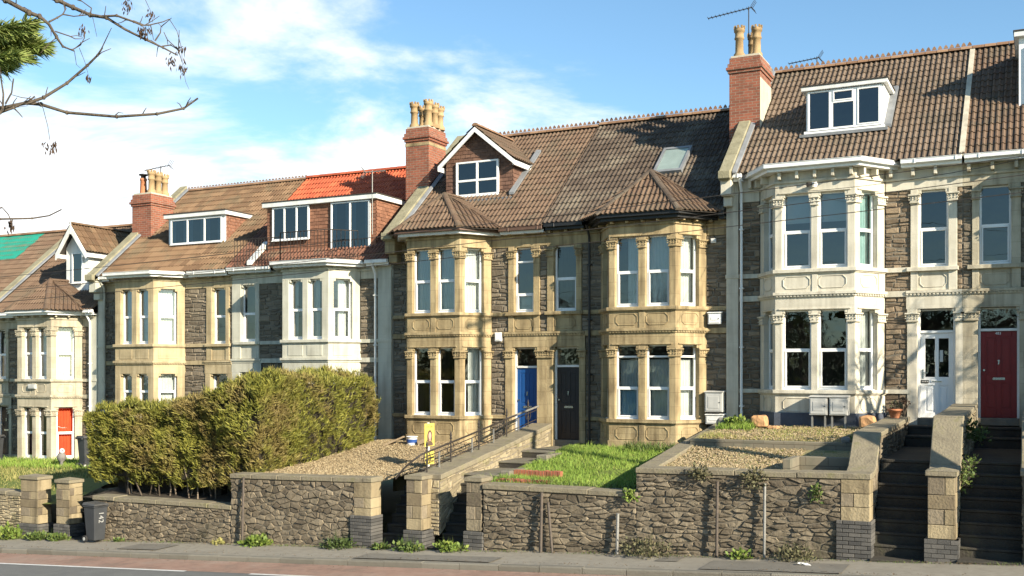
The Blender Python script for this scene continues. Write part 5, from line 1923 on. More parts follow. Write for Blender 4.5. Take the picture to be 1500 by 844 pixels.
def hedgebox(x0, x1, y0, y1, zlo, zf, n, seed):
    """clumps of sprigs over the faces of a rounded block"""
    mb = LEAF
    zhi = max(zf(x0), zf(x1))
    area = [(y1 - y0) * (zhi - zlo), (y1 - y0) * (zhi - zlo), (x1 - x0) * (zhi - zlo), (x1 - x0) * (zhi - zlo), (x1 - x0) * (y1 - y0)]
    tot = sum(area)
    for _ in range(n):
        r = rng.random() * tot
        k = 0
        while r > area[k]:
            r -= area[k]
            k += 1
        a, b = rng.random(), rng.random()
        if k < 2:
            p = Vector((x0 if k == 0 else x1, y0 + (y1 - y0) * a, zlo + (zhi - zlo) * b))
            nn = Vector((-1 if k == 0 else 1, 0, .15))
        elif k < 4:
            p = Vector((x0 + (x1 - x0) * a, y0 if k == 2 else y1, zlo + (zhi - zlo) * b))
            nn = Vector((0, -1 if k == 2 else 1, .15))
        else:
            p = Vector((x0 + (x1 - x0) * a, y0 + (y1 - y0) * b, zhi))
            nn = Vector((0, 0, 1))
        p.z = zlo + (p.z - zlo) * (zf(p.x) - zlo) / (zhi - zlo)
        # round the edges and lump the surface
        zh = zf(p.x)
        c = Vector(((x0 + x1) / 2, (y0 + y1) / 2, (zlo + zh) / 2))
        hx, hy, hz = (x1 - x0) / 2, (y1 - y0) / 2, (zh - zlo) / 2
        q = p - c
        rr = .34
        e = Vector((max(abs(q.x) - (hx - rr), 0), max(abs(q.y) - (hy - rr), 0), max(abs(q.z) - (hz - rr), 0) if q.z > 0 else 0))
        if e.length > rr:
            sgn = Vector((math.copysign(1, q.x), math.copysign(1, q.y), math.copysign(1, q.z)))
            over = e * (1 - rr / e.length)
            p -= Vector((over.x * sgn.x, over.y * sgn.y, over.z * sgn.z))
        lump = .30 * noise.noise(p * 1.1 + Vector((seed, 0, 0))) + .17 * noise.noise(p * 3.3) + .10 * noise.noise(p * 8)
        if noise.noise(p * 2.6 + Vector((7, seed, 3))) > .42 and rng.random() < .7:
            continue
        low = max(0, 1 - (p.z - zlo) / .9)
        p += nn * (lump - low * .22 * (1 + noise.noise(p * 2))) - nn * .02
        if low > .3 and rng.random() < low * .5:
            continue
        # a fan of sprigs pointing outward and up
        base = (nn + Vector((rng.uniform(-.7, .7), rng.uniform(-.7, .7), rng.uniform(.1, 1.0)))).normalized()
        for _k in range(6):
            d = (base + Vector((rng.uniform(-.5, .5), rng.uniform(-.5, .5), rng.uniform(-.4, .5)))).normalized()
            s_ = d.cross(Vector((rng.uniform(-1, 1), rng.uniform(-1, 1), rng.uniform(-1, 1)))).normalized()
            l = rng.choice((rng.uniform(.05, .13), rng.uniform(.05, .13), rng.uniform(.12, .24)))
            w_ = rng.uniform(.006, .015)
            o = p - d * .05 + Vector((rng.uniform(-.04, .04), rng.uniform(-.04, .04), rng.uniform(-.04, .04)))
            mb.add([o - s_ * w_ * .4, o + d * l * .55 - s_ * w_, o + d * l, o + d * l * .55 + s_ * w_], [(0, 1, 2, 3)], 'hedge_leaf')
    n_ = max(1, int((x1 - x0) / .8))
    for i in range(n_):
        a, b = x0 + .25 + (x1 - x0 - .5) * i / n_, x0 + .25 + (x1 - x0 - .5) * (i + 1) / n_
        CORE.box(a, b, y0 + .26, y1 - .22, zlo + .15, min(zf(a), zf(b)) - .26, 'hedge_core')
        CORE.box(a + .1, b - .1, y0 + .75, y1 - .3, .3, zlo + .3, 'hedge_core')  # dark block down to the ground for the shade under the leaves


hz1 = lambda x: lerp(x, [(-23.4, 2.62), (-22, 2.72), (-20.2, 2.86), (-19.3, 3.1), (-18.5, 3.48), (-17.4, 3.58)])
hedgebox(-23.4, -17.42, -6.1, -4.4, .72, hz1, 21000, 1)
hedgebox(-18.95, -17.36, -5.6, -.95, 1.2, lambda x: 3.62, 9500, 5)
LEAF.build('foliage', root)
CORE.build('dark_core', root)
for i in range(26):
    mb = MB()
    x = rng.uniform(-22.8, -17.9)
    y = rng.uniform(-5.9, -5.3)
    z = .38
    pts = [(x, y, z)]
    dx_, dy_ = rng.uniform(-.5, .5), rng.uniform(-.35, .1)
    for k in range(4):
        z += rng.uniform(.15, .3)
        x += dx_ * .25 + rng.uniform(-.05, .05)
        y += dy_ * .25 + rng.uniform(-.03, .03)
        pts.append((x, y, z))
    mb.tube(pts, [.022, .019, .016, .012, .008], 'pale_bark' if i % 3 == 0 else 'bark', 5)
    mb.build('stem', root)

# ------------------------------------------------------------------ small things
def wheelie(label, x, y, z, rot, s=1., writing=None, group='wheelie bins'):
    root = thing('wheelie_bin', label, 'bin', (x, y, z), group)
    root.rotation_euler = (0, 0, rot)
    root.scale = (s, s, s)
    WL[root] = Vector((0, 0, 0))
    mb = MB()
    a, b, c_, d_ = .17, .16, .23, .21        # half width/depth at foot and rim; front is +x
    mb.hexa([(-a, -b, .06), (a, -b, .06), (a, b, .06), (-a, b, .06), (-c_, -d_, .95), (c_, -d_, .95), (c_, d_, .95), (-c_, d_, .95)], 'bin_plastic')
    mb.box(-c_ - .015, c_ + .02, -d_ - .02, d_ + .02, .93, .98, 'bin_plastic')
    mb.box(-a - .06, -a + .02, -b, b, .07, .16, 'bin_plastic')
    o = mb.build('body', root, .018)
    WL[o] = Vector((0, 0, 0))
    mb = MB()
    mb.hexa([(-c_ - .03, -d_ - .03, .985), (c_ + .045, -d_ - .03, .985), (c_ + .045, d_ + .03, .985), (-c_ - .03, d_ + .03, .985),
             (-c_ - .02, -d_ + .01, 1.06), (c_ + .0, -d_ + .01, 1.03), (c_ + .0, d_ - .01, 1.03), (-c_ - .02, d_ - .01, 1.06)], 'bin_lid')
    mb.box(c_ + .04, c_ + .07, -.1, .1, .985, 1.005, 'bin_lid')
    mb.build('lid', root, .012)
    mb = MB()
    mb.tube([(-c_ - .07, -d_ + .03, 1.0), (-c_ - .07, d_ - .03, 1.0)], .016, 'bin_plastic', 8)
    for e in (-1, 1):
        mb.box(-c_ - .08, -c_, e * (d_ - .05) - .02, e * (d_ - .05) + .02, .95, 1.01, 'bin_plastic')
    mb.build('handle', root)
    for e in (-1, 1):
        mb = MB()
        mb.tube([(-a - .03, e * (b + .005), .09), (-a - .03, e * (b + .05), .09)], .09, 'rubber', 16)
        mb.tube([(-a - .03, e * (b + .05), .09), (-a - .03, e * (b + .056), .09)], .045, 'grey_plastic', 12)
        mb.build('wheel', root)
    if writing:
        f = Frame(.212, 0, 0, 1)
        mb = text_mesh(writing, .21, 'chalk_paint', f, .0, .012, .68, -math.pi / 2, .003)
        t = mb.build('painted_number', root)
        t.rotation_euler = (0, math.atan2(c_ - a, .89), 0)
        t.location = (-.045, 0, .01)
    return root


wheelie('dark grey wheelie bin with a white hand painted number, standing on the pavement', -22.12, -6.98, zp(-22.1) + .02, R(-6), .98, '142')
wheelie('black wheelie bin half hidden in the shade beside the big hedge', -27.9, -2.1, .58, R(80), 1.0)
wheelie('dull black bin by the front wall of the left house', -33.1, -1.5, .5, R(200), .95)
wheelie('second dull bin at the left edge, next to its neighbour', -33.9, -1.35, .5, R(190), 1.0)

root = thing('sale_board', 'yellow agent board with a portrait, on a thin white post in the gravel', 'sign', (-13.75, -4.1, 1.27))
FS = Frame(-13.72, -4.33, .02, 1)
mb = MB()
mb.fb(FS, .19, .245, -.06, -.012, 1.15, 2.42, 'white_paint')
mb.build('post', root, .004)
mb = MB()
mb.fb(FS, 0, .45, -.012, .0, 1.83, 2.40, 'sign_yellow')
bd = mb.build('board', root)
mb = MB()
def disc(mb, F, u, z, ru, rz, d, m, n=20, cut=None):
    pts = []
    for k in range(n):
        a = 2 * math.pi * k / n
        zz = z + rz * math.sin(a)
        pts.append(F.p(u + ru * math.cos(a), d, max(zz, cut) if cut else zz))
    mb.add(pts, [tuple(range(n))], m)
disc(mb, FS, .23, 2.07, .125, .165, .003, 'sign_hair')
disc(mb, FS, .235, 2.09, .066, .092, .005, 'sign_skin')
disc(mb, FS, .235, 1.87, .14, .09, .007, 'sign_hair', cut=1.845)
disc(mb, FS, .235, 1.97, .03, .05, .006, 'sign_skin')
mb.build('portrait', bd)
text_mesh('For Sale', .088, 'sign_hair', FS, .225, .002, 2.32, 0, .001).build('lettering', bd)
mb = MB()
mb.fb(FS, .03, .44, -.012, .0, 1.38, 1.70, 'sign_yellow')
pl = mb.build('lower_panel', root)
mb = MB()
for z, a, b in ((1.61, .08, .38), (1.55, .12, .36), (1.47, .08, .4)):
    u = a
    r_ = random.Random(int(z * 100))
    while u < b:
        w_ = r_.uniform(.012, .03)
        mb.fb(FS, u, u + w_, .0, .002, z - .014, z + .014, 'sign_hair')
        u += w_ + .01
mb.build('lettering', pl)

text_mesh('483', .085, 'white_plastic', FW, -.93, -.19, 4.575, 0, .004).build('house_number', hR)
mb = MB()
mb.fb(FW, -2.615, -2.44, -.195, -.175, 3.42, 3.49, 'black_paint')
for k in range(4):
    mb.fb(FW, -2.595 + k * .038, -2.595 + k * .038 + .022, -.175, -.173, 3.442, 3.468, 'grey_plastic')
mb.build('name_plate', hC)
mb = MB()
for u in (-2.32, -2.2):
    mb.fb(FW, u, u + .075, -.222, -.215, 3.92, 4.2, 'net_curtain')
mb.build('notice', hC)


def cabinet(label, x0, x1, y0, y1, z0, z1, legs=None, m='grey_plastic', group='meter cabinets'):
    root = thing('meter_cabinet', label, 'meter box', ((x0 + x1) / 2, (y0 + y1) / 2, legs or z0), group)
    mb = MB()
    mb.box(x0, x1, y0, y1, z0, z1, m)
    mb.hexa([(x0 - .02, y0 - .03, z1), (x1 + .02, y0 - .03, z1), (x1 + .02, y1, z1), (x0 - .02, y1, z1), (x0 - .02, y0 - .03, z1 + .02), (x1 + .02, y0 - .03, z1 + .02), (x1 + .02, y1, z1 + .05), (x0 - .02, y1, z1 + .05)], m)
    mb.build('box', root, .008)
    mb = MB()
    mb.box(x0 + .03, x1 - .03, y0 - .014, y0, z0 + .03, z1 - .03, m)
    mb.box(x0 + .09, x1 - .09, y0 - .022, y0 - .014, z0 + .1, z1 - .1, m)
    mb.lathe((x0 + x1) / 2 + (x1 - x0) * .35, y0 - .02, [(.014, (z0 + z1) / 2 - .01), (.014, (z0 + z1) / 2 + .01)], 'black_paint', 8)
    mb.build('lid', root, .006)
    if legs:
        for x in (x0 + .06, x1 - .06):
            mb = MB()
            mb.box(x - .02, x + .02, y0 + .04, y0 + .08, legs - .05, z0, 'galvanised')
            mb.build('leg', root)


cabinet('grey meter cabinet on legs under the cream bay, the left one of the pair', -4.97, -4.55, -1.22, -.92, 2.66, 3.08, 2.3)
cabinet('grey meter cabinet on legs under the cream bay, the right one of the pair', -4.51, -4.09, -1.22, -.92, 2.66, 3.08, 2.3)
cabinet('large weathered meter box on the dark wall beside the tall terrace', -7.78, -7.32, -.3, -.05, 2.66, 3.16)
cabinet('low white box just under the weathered meter box', -7.76, -7.30, -.3, -.05, 2.35, 2.58, None, 'white_paint')
cabinet('small white box high on the dark wall beside the yellow bay', -7.74, -7.40, -.16, -.04, 4.92, 5.20, None, 'white_plastic')


def bellbox(label, F, u, z, w_, h, m='white_plastic', name='alarm_box'):
    mb = MB()
    mb.fb(F, u - w_ / 2, u + w_ / 2, .0, .09, z, z + h, m)
    mb.fb(F, u - w_ / 2 + .02, u + w_ / 2 - .02, .09, .105, z + .03, z + h - .03, m)
    o = mb.build(name, None, .015, F.p(u, 0, z))
    tag(o, label, 'alarm box')


bellbox('white alarm box on the rubble between yellow bay and blue door', FW, -13.87, 4.57, .2, .25)
bellbox('small grey alarm box on the bay of the left cream house', Frame(0, -.85), -31.95, 3.12, .36, .17, 'grey_plastic')
bellbox('tiny white sensor box high on the dark wall under the black gutter', FW, -7.62, 7.02, .13, .12, 'white_paint', 'sensor_box')
root = thing('security_light', 'small twin security light above the windows of the cream bay', 'light', (-4.95, -.88, 8.15))
mb = MB()
mb.box(-5.0, -4.9, -.92, -.85, 8.12, 8.2, 'white_plastic')
mb.build('bracket', root, .004)
for e in (-1, 1):
    mb = MB()
    mb.tube([(-4.95, -.95, 8.2), (-4.95 + e * .1, -1.03, 8.16)], [.03, .06], 'black_paint' if e < 0 else 'white_plastic', 10)
    mb.build('lamp_head', root)

# on the terrace wall and ground
root = thing('flower_pot', 'terracotta pot with a withered plant on the end of the stair wall', 'plant pot', (-3.08, -.8, 2.60))
mb = MB()
mb.lathe(-3.08, -.8, [(.10, 2.60), (.15, 2.77), (.17, 2.77), (.175, 2.82), (.14, 2.82), (.13, 2.76)], 'terracotta', 16)
mb.build('pot', root)
mb = MB()
leafclump(mb, (-3.08, -.8, 2.88), .13, 60, 'bramble', random.Random(5), .07)
for k in range(7):
    a = k * .9
    mb.tube([(-3.08, -.8, 2.76), (-3.08 + .07 * math.cos(a), -.8 + .07 * math.sin(a), 2.9), (-3.08 + .15 * math.cos(a), -.8 + .12 * math.sin(a), 2.98)], .006, 'bark', 4)
mb.build('plant', root)
root = thing('twig_ornament', 'small brown plant stump against the wall by the white door', 'ornament', (-2.95, -.25, 2.62))
mb = MB()
rng = random.Random(9)
for k in range(12):
    a = rng.uniform(0, 6.28)
    mb.tube([(-2.95, -.22, 2.62), (-2.95 + .05 * math.cos(a), -.22 + .05 * math.sin(a), 2.8), (-2.95 + .12 * math.cos(a), -.22 + .08 * math.sin(a), 2.8 + rng.uniform(.05, .3))], [.02, .014, .006], 'bark', 5)
leafclump(mb, (-2.95, -.22, 2.98), .12, 60, 'ash_key', rng, .06)
mb.build('stems', root)


def rock(label, x, y, z, sx_, sy_, sz_, m, seed):
    rng = random.Random(seed)
    vs_, fs = [], []
    n, k = 12, 7
    for i in range(k):
        for j in range(n):
            t = math.pi * i / (k - 1)
            p = 2 * math.pi * j / n
            v = Vector((math.sin(t) * math.cos(p), math.sin(t) * math.sin(p), math.cos(t)))
            q = Vector([math.copysign(abs(c) ** .55, c) for c in v])
            r = 1 + .22 * noise.noise(v * 1.6 + Vector((seed, 0, 0))) + .08 * noise.noise(v * 5)
            vs_.append((x + q.x * sx_ * r, y + q.y * sy_ * r, z + q.z * sz_ * r))
    for i in range(k - 1):
        for j in range(n):
            fs.append((i * n + j, (i + 1) * n + j, (i + 1) * n + (j + 1) % n, i * n + (j + 1) % n))
    mb = MB()
    mb.add(vs_, fs, m)
    tag(mb.build('rock', None, 0, (x, y, z)), label, 'rock', 'stones along the cream bay')


rock('orange sandstone block left of the meter cabinets on legs', -6.12, -1.35, 2.49, .22, .16, .15, 'sandstone', 3)
rock('paler sandstone block near the flower pot and stair wall', -3.62, -1.3, 2.52, .19, .16, .15, 'sandstone', 7)
rock('rounded grey stone at the corner under the weathered meter box', -7.0, -1.2, 2.46, .20, .15, .10, 'grey_rock', 5)
rock('flat pale stone lying beside the orange sandstone block', -5.75, -1.5, 2.36, .16, .1, .04, 'sandstone', 12)
rock('pale lump of stone on the dark retaining edge near the stair wall', -3.75, -3.6, 2.23, .10, .08, .07, 'grey_rock', 15)

mb = MB()
x, y, z = -11.75, -6.75, zp(-11.75) + .02
mb.hexa([(x, y, z), (x + .21, y + .06, z), (x + .18, y + .16, z), (x - .03, y + .1, z), (x, y, z + .09), (x + .21, y + .06, z + .09), (x + .18, y + .16, z + .09), (x - .03, y + .1, z + .09)], 'terracotta')
tag(mb.build('loose_brick', None, .006, (x, y, z)), 'loose pinkish brick lying at the foot of the battered pillar', 'brick')

root = thing('paint_tub', 'white and blue plastic tub by the timber pieces on the gravel', 'tub', (-15.95, -1.35, 1.6))
mb = MB()
mb.lathe(-15.95, -1.35, [(.13, 1.60), (.145, 1.70)], 'white_plastic', 14)
mb.lathe(-15.95, -1.35, [(.147, 1.70), (.155, 1.80)], 'tub_blue', 14)
mb.lathe(-15.95, -1.35, [(.153, 1.80), (.16, 1.86), (.168, 1.86), (.168, 1.88), (.15, 1.88), (.148, 1.8)], 'white_plastic', 14)
mb.build('bucket', root)
for i, (lb, p0, p1, w_, h) in enumerate((('weathered board leaning on the ground left of the tub', (-16.75, -1.55, 1.58), (-16.2, -1.35, 1.84), .22, .05), ('short chunk of timber right of the white and blue tub', (-15.7, -1.35, 1.64), (-15.3, -1.25, 1.80), .24, .12))):
    mb = MB()
    d = (Vector(p1) - Vector(p0))
    s_ = d.cross(Vector((0, 0, 1))).normalized() * w_ / 2
    up = s_.cross(d).normalized() * h
    a, b = Vector(p0), Vector(p1)
    mb.hexa([a - s_, b - s_, b + s_, a + s_, a - s_ + up, b - s_ + up, b + s_ + up, a + s_ + up], 'timber')
    tag(mb.build('timber_piece', None, .01, p0), lb, 'timber', 'timber pieces on the gravel')

root = thing('garden_ornament', 'small pale bird shaped ornament on the bank of the left garden', 'ornament', (-29.2, -2.0, .55))
mb = MB()
mb.lathe(-29.2, -2.0, [(.10, .5), (.07, .62), (.05, .72), (.13, .8), (.16, .9), (.11, 1.0), (.05, 1.05)], 'grey_rock', 12)
mb.build('pedestal', root)
mb = MB()
mb.lathe(-29.14, -2.03, [(.02, 1.0), (.085, 1.04), (.09, 1.1), (.06, 1.16), (.01, 1.18)], 'white_paint', 12)
mb.tube([(-29.1, -2.05, 1.1), (-29.0, -2.1, 1.13)], [.03, .006], 'black_paint', 6)
mb.build('head', root)
mb = MB()
rng = random.Random(4)
x, y, z = -3.95, -7.45, zp(-3.95) + .028
for k in range(3):
    q = []
    for j in range(7):
        a = j * .9
        q.append((x + k * .07 + .09 * math.cos(a) * rng.uniform(.6, 1.2), y + .05 * math.sin(a) * rng.uniform(.6, 1.2), z + rng.uniform(0, .05)))
    mb.add(q + [(x + k * .07, y, z + .05)], [(i, (i + 1) % 7, 7) for i in range(7)], 'white_paint')
tag(mb.build('crumpled_paper', None, 0, (x, y, z)), 'crumpled white paper lying on the pavement near the end pier', 'litter')


def aerial(label, base, top, ang, ln, tilt=0., m='galvanised', n=9, off=.35, back=True):
    root = thing('tv_aerial', label, 'aerial', base, 'television aerials')
    mb = MB()
    mb.tube([base, top], .016, m, 6)
    mb.build('mast', root)
    d = Vector((math.cos(ang), math.sin(ang), tilt)).normalized()
    t = Vector(top) - Vector((0, 0, .04))
    a, b = t - d * ln * off, t + d * ln * (1 - off)
    mb = MB()
    mb.tube([a, b], .014, m, 6)
    mb.build('boom', root)
    mb = MB()
    s_ = d.cross(Vector((0, 0, 1))).normalized()
    for k in range(n):
        p = a + (b - a) * (k / (n - 1))
        l = .13 if k < n - 1 else .13
        mb.tube([p - s_ * l, p + s_ * l], .007, m, 4)
    if back:
        for e in (-1, 1):
            for q in (-.12, 0, .12):
                p = a + Vector((0, 0, e * .16)) - d * .12 * 1 + s_ * q
                mb.tube([a + s_ * q, p], .007, m, 4)
    mb.build('elements', root)


aerial('thin aerial on the brick chimney of the ochre house', (-28.85, 2.1, 10.2), (-28.85, 2.1, 11.25), R(-160), .95, -.18, 'iron')
aerial('tall white mast with short aerial fixed to the red tiled dormer', (-18.3, .16, 7.9), (-18.3, .16, 9.85), R(20), .62, .05, 'galvanised', 6)
aerial('large aerial above the pots of the tallest chimney', (-7.25, 2.15, 12.2), (-7.25, 2.15, 13.75), R(-175), 1.2, -.13, 'iron', 12, .06)
aerial('low aerial showing over the ridge of the cream house', (-5.85, 4.5, 11.6), (-5.85, 4.5, 12.82), R(-176), .85, -.1, 'iron', 9, .06)

# ------------------------------------------------------------------ pole and wires
PX, PY, PT = 1.4, -7.3, 13.2
root = thing('utility_pole', 'tall wooden utility pole carrying the telephone wires, beyond the right edge', 'pole', (PX, PY, zp(PX)))
mb = MB()
mb.tube([(PX, PY, zp(PX) - .2), (PX, PY, PT)], [.16, .11], 'pole_wood', 12)
mb.build('shaft', root)
mb = MB()
mb.box(PX - .05, PX + .05, PY - .5, PY + .5, PT - .5, PT - .4, 'pole_wood')
for e in (-.4, 0, .4):
    mb.lathe(PX, PY + e, [(.03, PT - .4), (.05, PT - .33), (.02, PT - .26)], 'white_plastic', 8)
mb.build('cross_arm', root)


def wire(label, a, b, sag, r=.009):
    mb = MB()
    pts = []
    for i in range(25):
        t = i / 24
        p = Vector(a).lerp(Vector(b), t)
        p.z -= sag * 4 * t * (1 - t)
        pts.append(p)
    mb.tube(pts, r, 'iron', 4)
    tag(mb.build('overhead_wire', None, 0, a), label, 'wire', 'telephone wires crossing the facades')


wire('upper telephone wire crossing the cream bay and running down the street', (PX, PY, 7.35), (-46, -7.6, 6.0), .35)
wire('telephone wire just below the upper one along the street', (PX, PY, 7.05), (-46, -7.9, 5.7), .45)
wire('lowest of the telephone wires along the street', (PX, PY, 6.75), (-46, -7.4, 5.2), .3)
wire('short telephone wire dropping to the eaves of the cream house', (PX, PY, 7.5), (-5.0, -1.1, 8.0), .15, .007)

# ------------------------------------------------------------------ trees
Cf = Vector((-math.sin(R(26.5)), math.cos(R(26.5)), 0))
Cr = Vector((math.cos(R(26.5)), math.sin(R(26.5)), 0))
EYE = Vector((0, -27, CZ))


def at(x, y, d):
    return EYE + (Cf + Cr * ((x - 750) / 1560) + Vector((0, 0, 1)) * ((550 - y) / 1560)) * d


# street tree beside the photographer: only some bare twigs with old seed keys reach in
root = thing('ash_tree', 'bare ash tree whose twigs with brown seed keys hang into the upper left sky', 'tree', (-7.3, -22.9, zp(-7.3)))
mb = MB()
tb = Vector((-7.3, -22.9, zp(-7.3) - .1))
tt = Vector((-7.0, -22.8, 9.2))
mb.tube([tb, tb.lerp(tt, .3), tb.lerp(tt, .55) + Vector((.06, 0, 0)), tb.lerp(tt, .8), tt], [.24, .19, .16, .11, .04], 'bark', 10)
mb.build('trunk', root)
BR = [
    # depth, start radius (m), end radius, pixels (from the trunk side outwards)
    (6.6, .017, .007, [(-306, 190), (-120, 170), (0, 159), (38, 151), (60, 153), (98, 165), (171, 171), (230, 167), (269, 159), (290, 144)]),
    (6.5, .013, .006, [(38, 152), (64, 143), (98, 122), (128, 96), (143, 81), (150, 70)]),
    (6.9, .024, .006, [(-306, -120), (-100, -60), (8, 0), (43, 19), (58, 24), (72, 36), (83, 55), (92, 68), (109, 75)]),
    (6.8, .006, .003, [(81, 46), (102, 53), (110, 57), (121, 57)]),
    (6.8, .007, .003, [(96, 70), (106, 73), (118, 66), (124, 55)]),
    (7.2, .022, .006, [(-306, -200), (-60, -60), (83, 0), (107, 11), (132, 22), (156, 26), (183, 43), (213, 58), (239, 70), (260, 81)]),
    (7.2, .010, .004, [(150, 24), (171, 23), (196, 32), (207, 37), (218, 37), (239, 32), (248, 28)]),
    (7.0, .008, .004, [(72, 32), (84, 26), (92, 21), (97, 12)]),
    (7.0, .006, .003, [(92, 21), (108, 24), (130, 22)]),
    (7.2, .007, .003, [(227, 60), (235, 48), (236, 38)]),
    (7.2, .006, .003, [(237, 68), (250, 66), (262, 74), (245, 58), (240, 47)]),
    (7.1, .006, .003, [(132, 22), (134, 12), (120, 2), (113, 0)]),
    (6.5, .010, .005, [(0, 166), (4, 158), (5, 138), (1, 112)]),
    (6.5, .007, .004, [(8, 152), (17, 136), (20, 115)]),
    (6.4, .012, .005, [(-140, 230), (0, 165), (20, 158), (44, 147), (51, 141)]),
    (6.4, .006, .003, [(20, 158), (28, 166), (33, 172)]),
    (6.3, .003, .002, [(55, 148), (63, 158), (70, 185), (73, 205)]),
    (7.3, .003, .0015, [(248, 28), (259, 45), (266, 70), (267, 92), (272, 120), (277, 131)]),
    (7.2, .0025, .0015, [(135, 22), (139, 40), (142, 54)]),
    (6.9, .0025, .0015, [(109, 75), (112, 95), (118, 100)]),
    (6.9, .0025, .0015, [(116, 70), (124, 90), (130, 112)]),
    (7.3, .0025, .0015, [(213, 0), (220, 15), (224, 33)]),
    (6.0, .008, .004, [(-306, 330), (-80, 324), (0, 321), (47, 320), (72, 316), (90, 307)]),
    (6.0, .006, .003, [(-40, 318), (3, 304), (12, 314), (18, 327)]),
]
for dp, r0, r1, px in BR:
    mb = MB()
    n = len(px)
    pts = [at(x, y, dp + .35 * noise.noise((x * .01, y * .01, dp))) for x, y in px]
    rr = [.8 * (r0 + (r1 - r0) * i / (n - 1)) for i in range(n)]
    mb.tube(pts, rr, 'bark', 6)
    rng = random.Random(int(dp * 100 + px[0][0]))
    for i in range(1, n - 1):      # fine side twigs
        if dp < 6.2 or r0 < .005:
            continue
        for q in range(rng.choice((0, 1, 1, 2))):
            d = (pts[i + 1] - pts[i]).normalized()
            e = (d * rng.uniform(.3, .9) + Vector((rng.uniform(-1, 1), rng.uniform(-1, 1), rng.uniform(-.7, 1)))).normalized()
            l = rng.uniform(.04, .16)
            a_ = pts[i].lerp(pts[i + 1], rng.random())
            mb.tube([a_, a_ + e * l * .5 + Vector((0, 0, .008)), a_ + e * l + Vector((0, 0, rng.uniform(-.02, .03)))], [.0035, .0028, .0018], 'bark', 4)
    for i in range(1, n - 1):      # buds and nodes
        if rr[i] > .004 and rng.random() < .8:
            p = pts[i]
            mb.lathe(p.x, p.y, [(rr[i] * .8, p.z - rr[i] * 1.3), (rr[i] * 1.45, p.z), (rr[i] * .8, p.z + rr[i] * 1.3)], 'bark', 6)
    mb.build('branch', root)
for i, (x, y, dp, s_) in enumerate(((215, 45, 7.2, 1), (267, 97, 7.3, .9), (251, 87, 7.2, .6), (188, 5, 7.2, .9), (121, 44, 6.9, .6), (266, 69, 7.3, .5), (75, 213, 6.3, .8), (17, 328, 6.0, .6), (220, 20, 7.3, .4), (129, 112, 6.9, .2), (206, 42, 7.2, .5))):
    mb = MB()
    rng = random.Random(i)
    c = at(x, y, dp)
    for k in range(int(34 * s_) + 6):
        p = c + Vector((rng.gauss(0, .018), rng.gauss(0, .018), rng.gauss(0, .022))) * s_ ** .5
        d = Vector((rng.uniform(-.5, .5), rng.uniform(-.5, .5), -1)).normalized()
        q = d.cross(Vector((rng.uniform(-1, 1), rng.uniform(-1, 1), .2))).normalized()
        l = rng.uniform(.025, .045)
        mb.add([p, p + d * l * .5 + q * .0055, p + d * l, p + d * l * .5 - q * .0055], [(0, 1, 2, 3)], 'ash_key')
    mb.build('seed_keys', root)

root = thing('conifer', 'conifer with flat feathery green sprays at the upper left edge', 'tree', (-9.4, -21.3, zp(-9.4)))
mb = MB()
cb = Vector((-9.4, -21.3, zp(-9.4) - .1))
mb.tube([cb, cb + Vector((0, 0, 3.4)), cb + Vector((.05, 0, 8.5))], [.16, .12, .02], 'bark', 10)
mb.build('trunk', root)
mb = MB()
rng = random.Random(31)


def spray(mb, a, b, n, spread, rng):
    """a feathery branch: a twig with drooping scale-leaf sprigs"""
    a, b = Vector(a), Vector(b)
    mb.tube([a, a.lerp(b, .5) + Vector((0, 0, .02)), b], [.012, .008, .003], 'bark', 5)
    d0 = (b - a).normalized()
    for k in range(n):
        t = rng.random() ** .8
        p = a.lerp(b, t)
        for j in range(3):
            d = (d0 * rng.uniform(.5, 1.2) + Vector((rng.uniform(-1, 1), rng.uniform(-1, 1), rng.uniform(-.9, .5))) * spread).normalized()
            l = rng.uniform(.06, .22) * (1.15 - .4 * t)
            e = p + d * l
            q = d.cross(Vector((rng.uniform(-1, 1), rng.uniform(-1, 1), rng.uniform(-1, 1)))).normalized() * .006
            mb.add([p - q * .5, p + d * l * .5 - q, e, p + d * l * .5 + q], [(0, 1, 2, 3)], 'conifer_leaf')


for (x0, y0, x1, y1) in ((-130, 62, 46, 33), (-130, 70, 60, 72), (-120, 78, 64, 68), (-130, 85, 38, 86), (-130, 60, 30, 50), (-120, 90, 10, 96), (-130, 70, 44, 58), (-130, 92, 22, 82), (-130, 66, 40, 44), (-130, 76, 50, 64)):
    spray(mb, at(x0, y0, 8.5), at(x1, y1, 8.5 + rng.uniform(-.3, .3)), 420, .6, rng)
for k in range(130):
    z = rng.uniform(1.2, 8.4)
    a = rng.uniform(0, 6.28)
    l = 1.1 * (1 - z / 9.6)
    p = cb + Vector((0, 0, z))
    spray(mb, p, p + Vector((math.cos(a) * l, math.sin(a) * l, -.1 * l)), 26, .7, rng)
mb.build('crown', root)


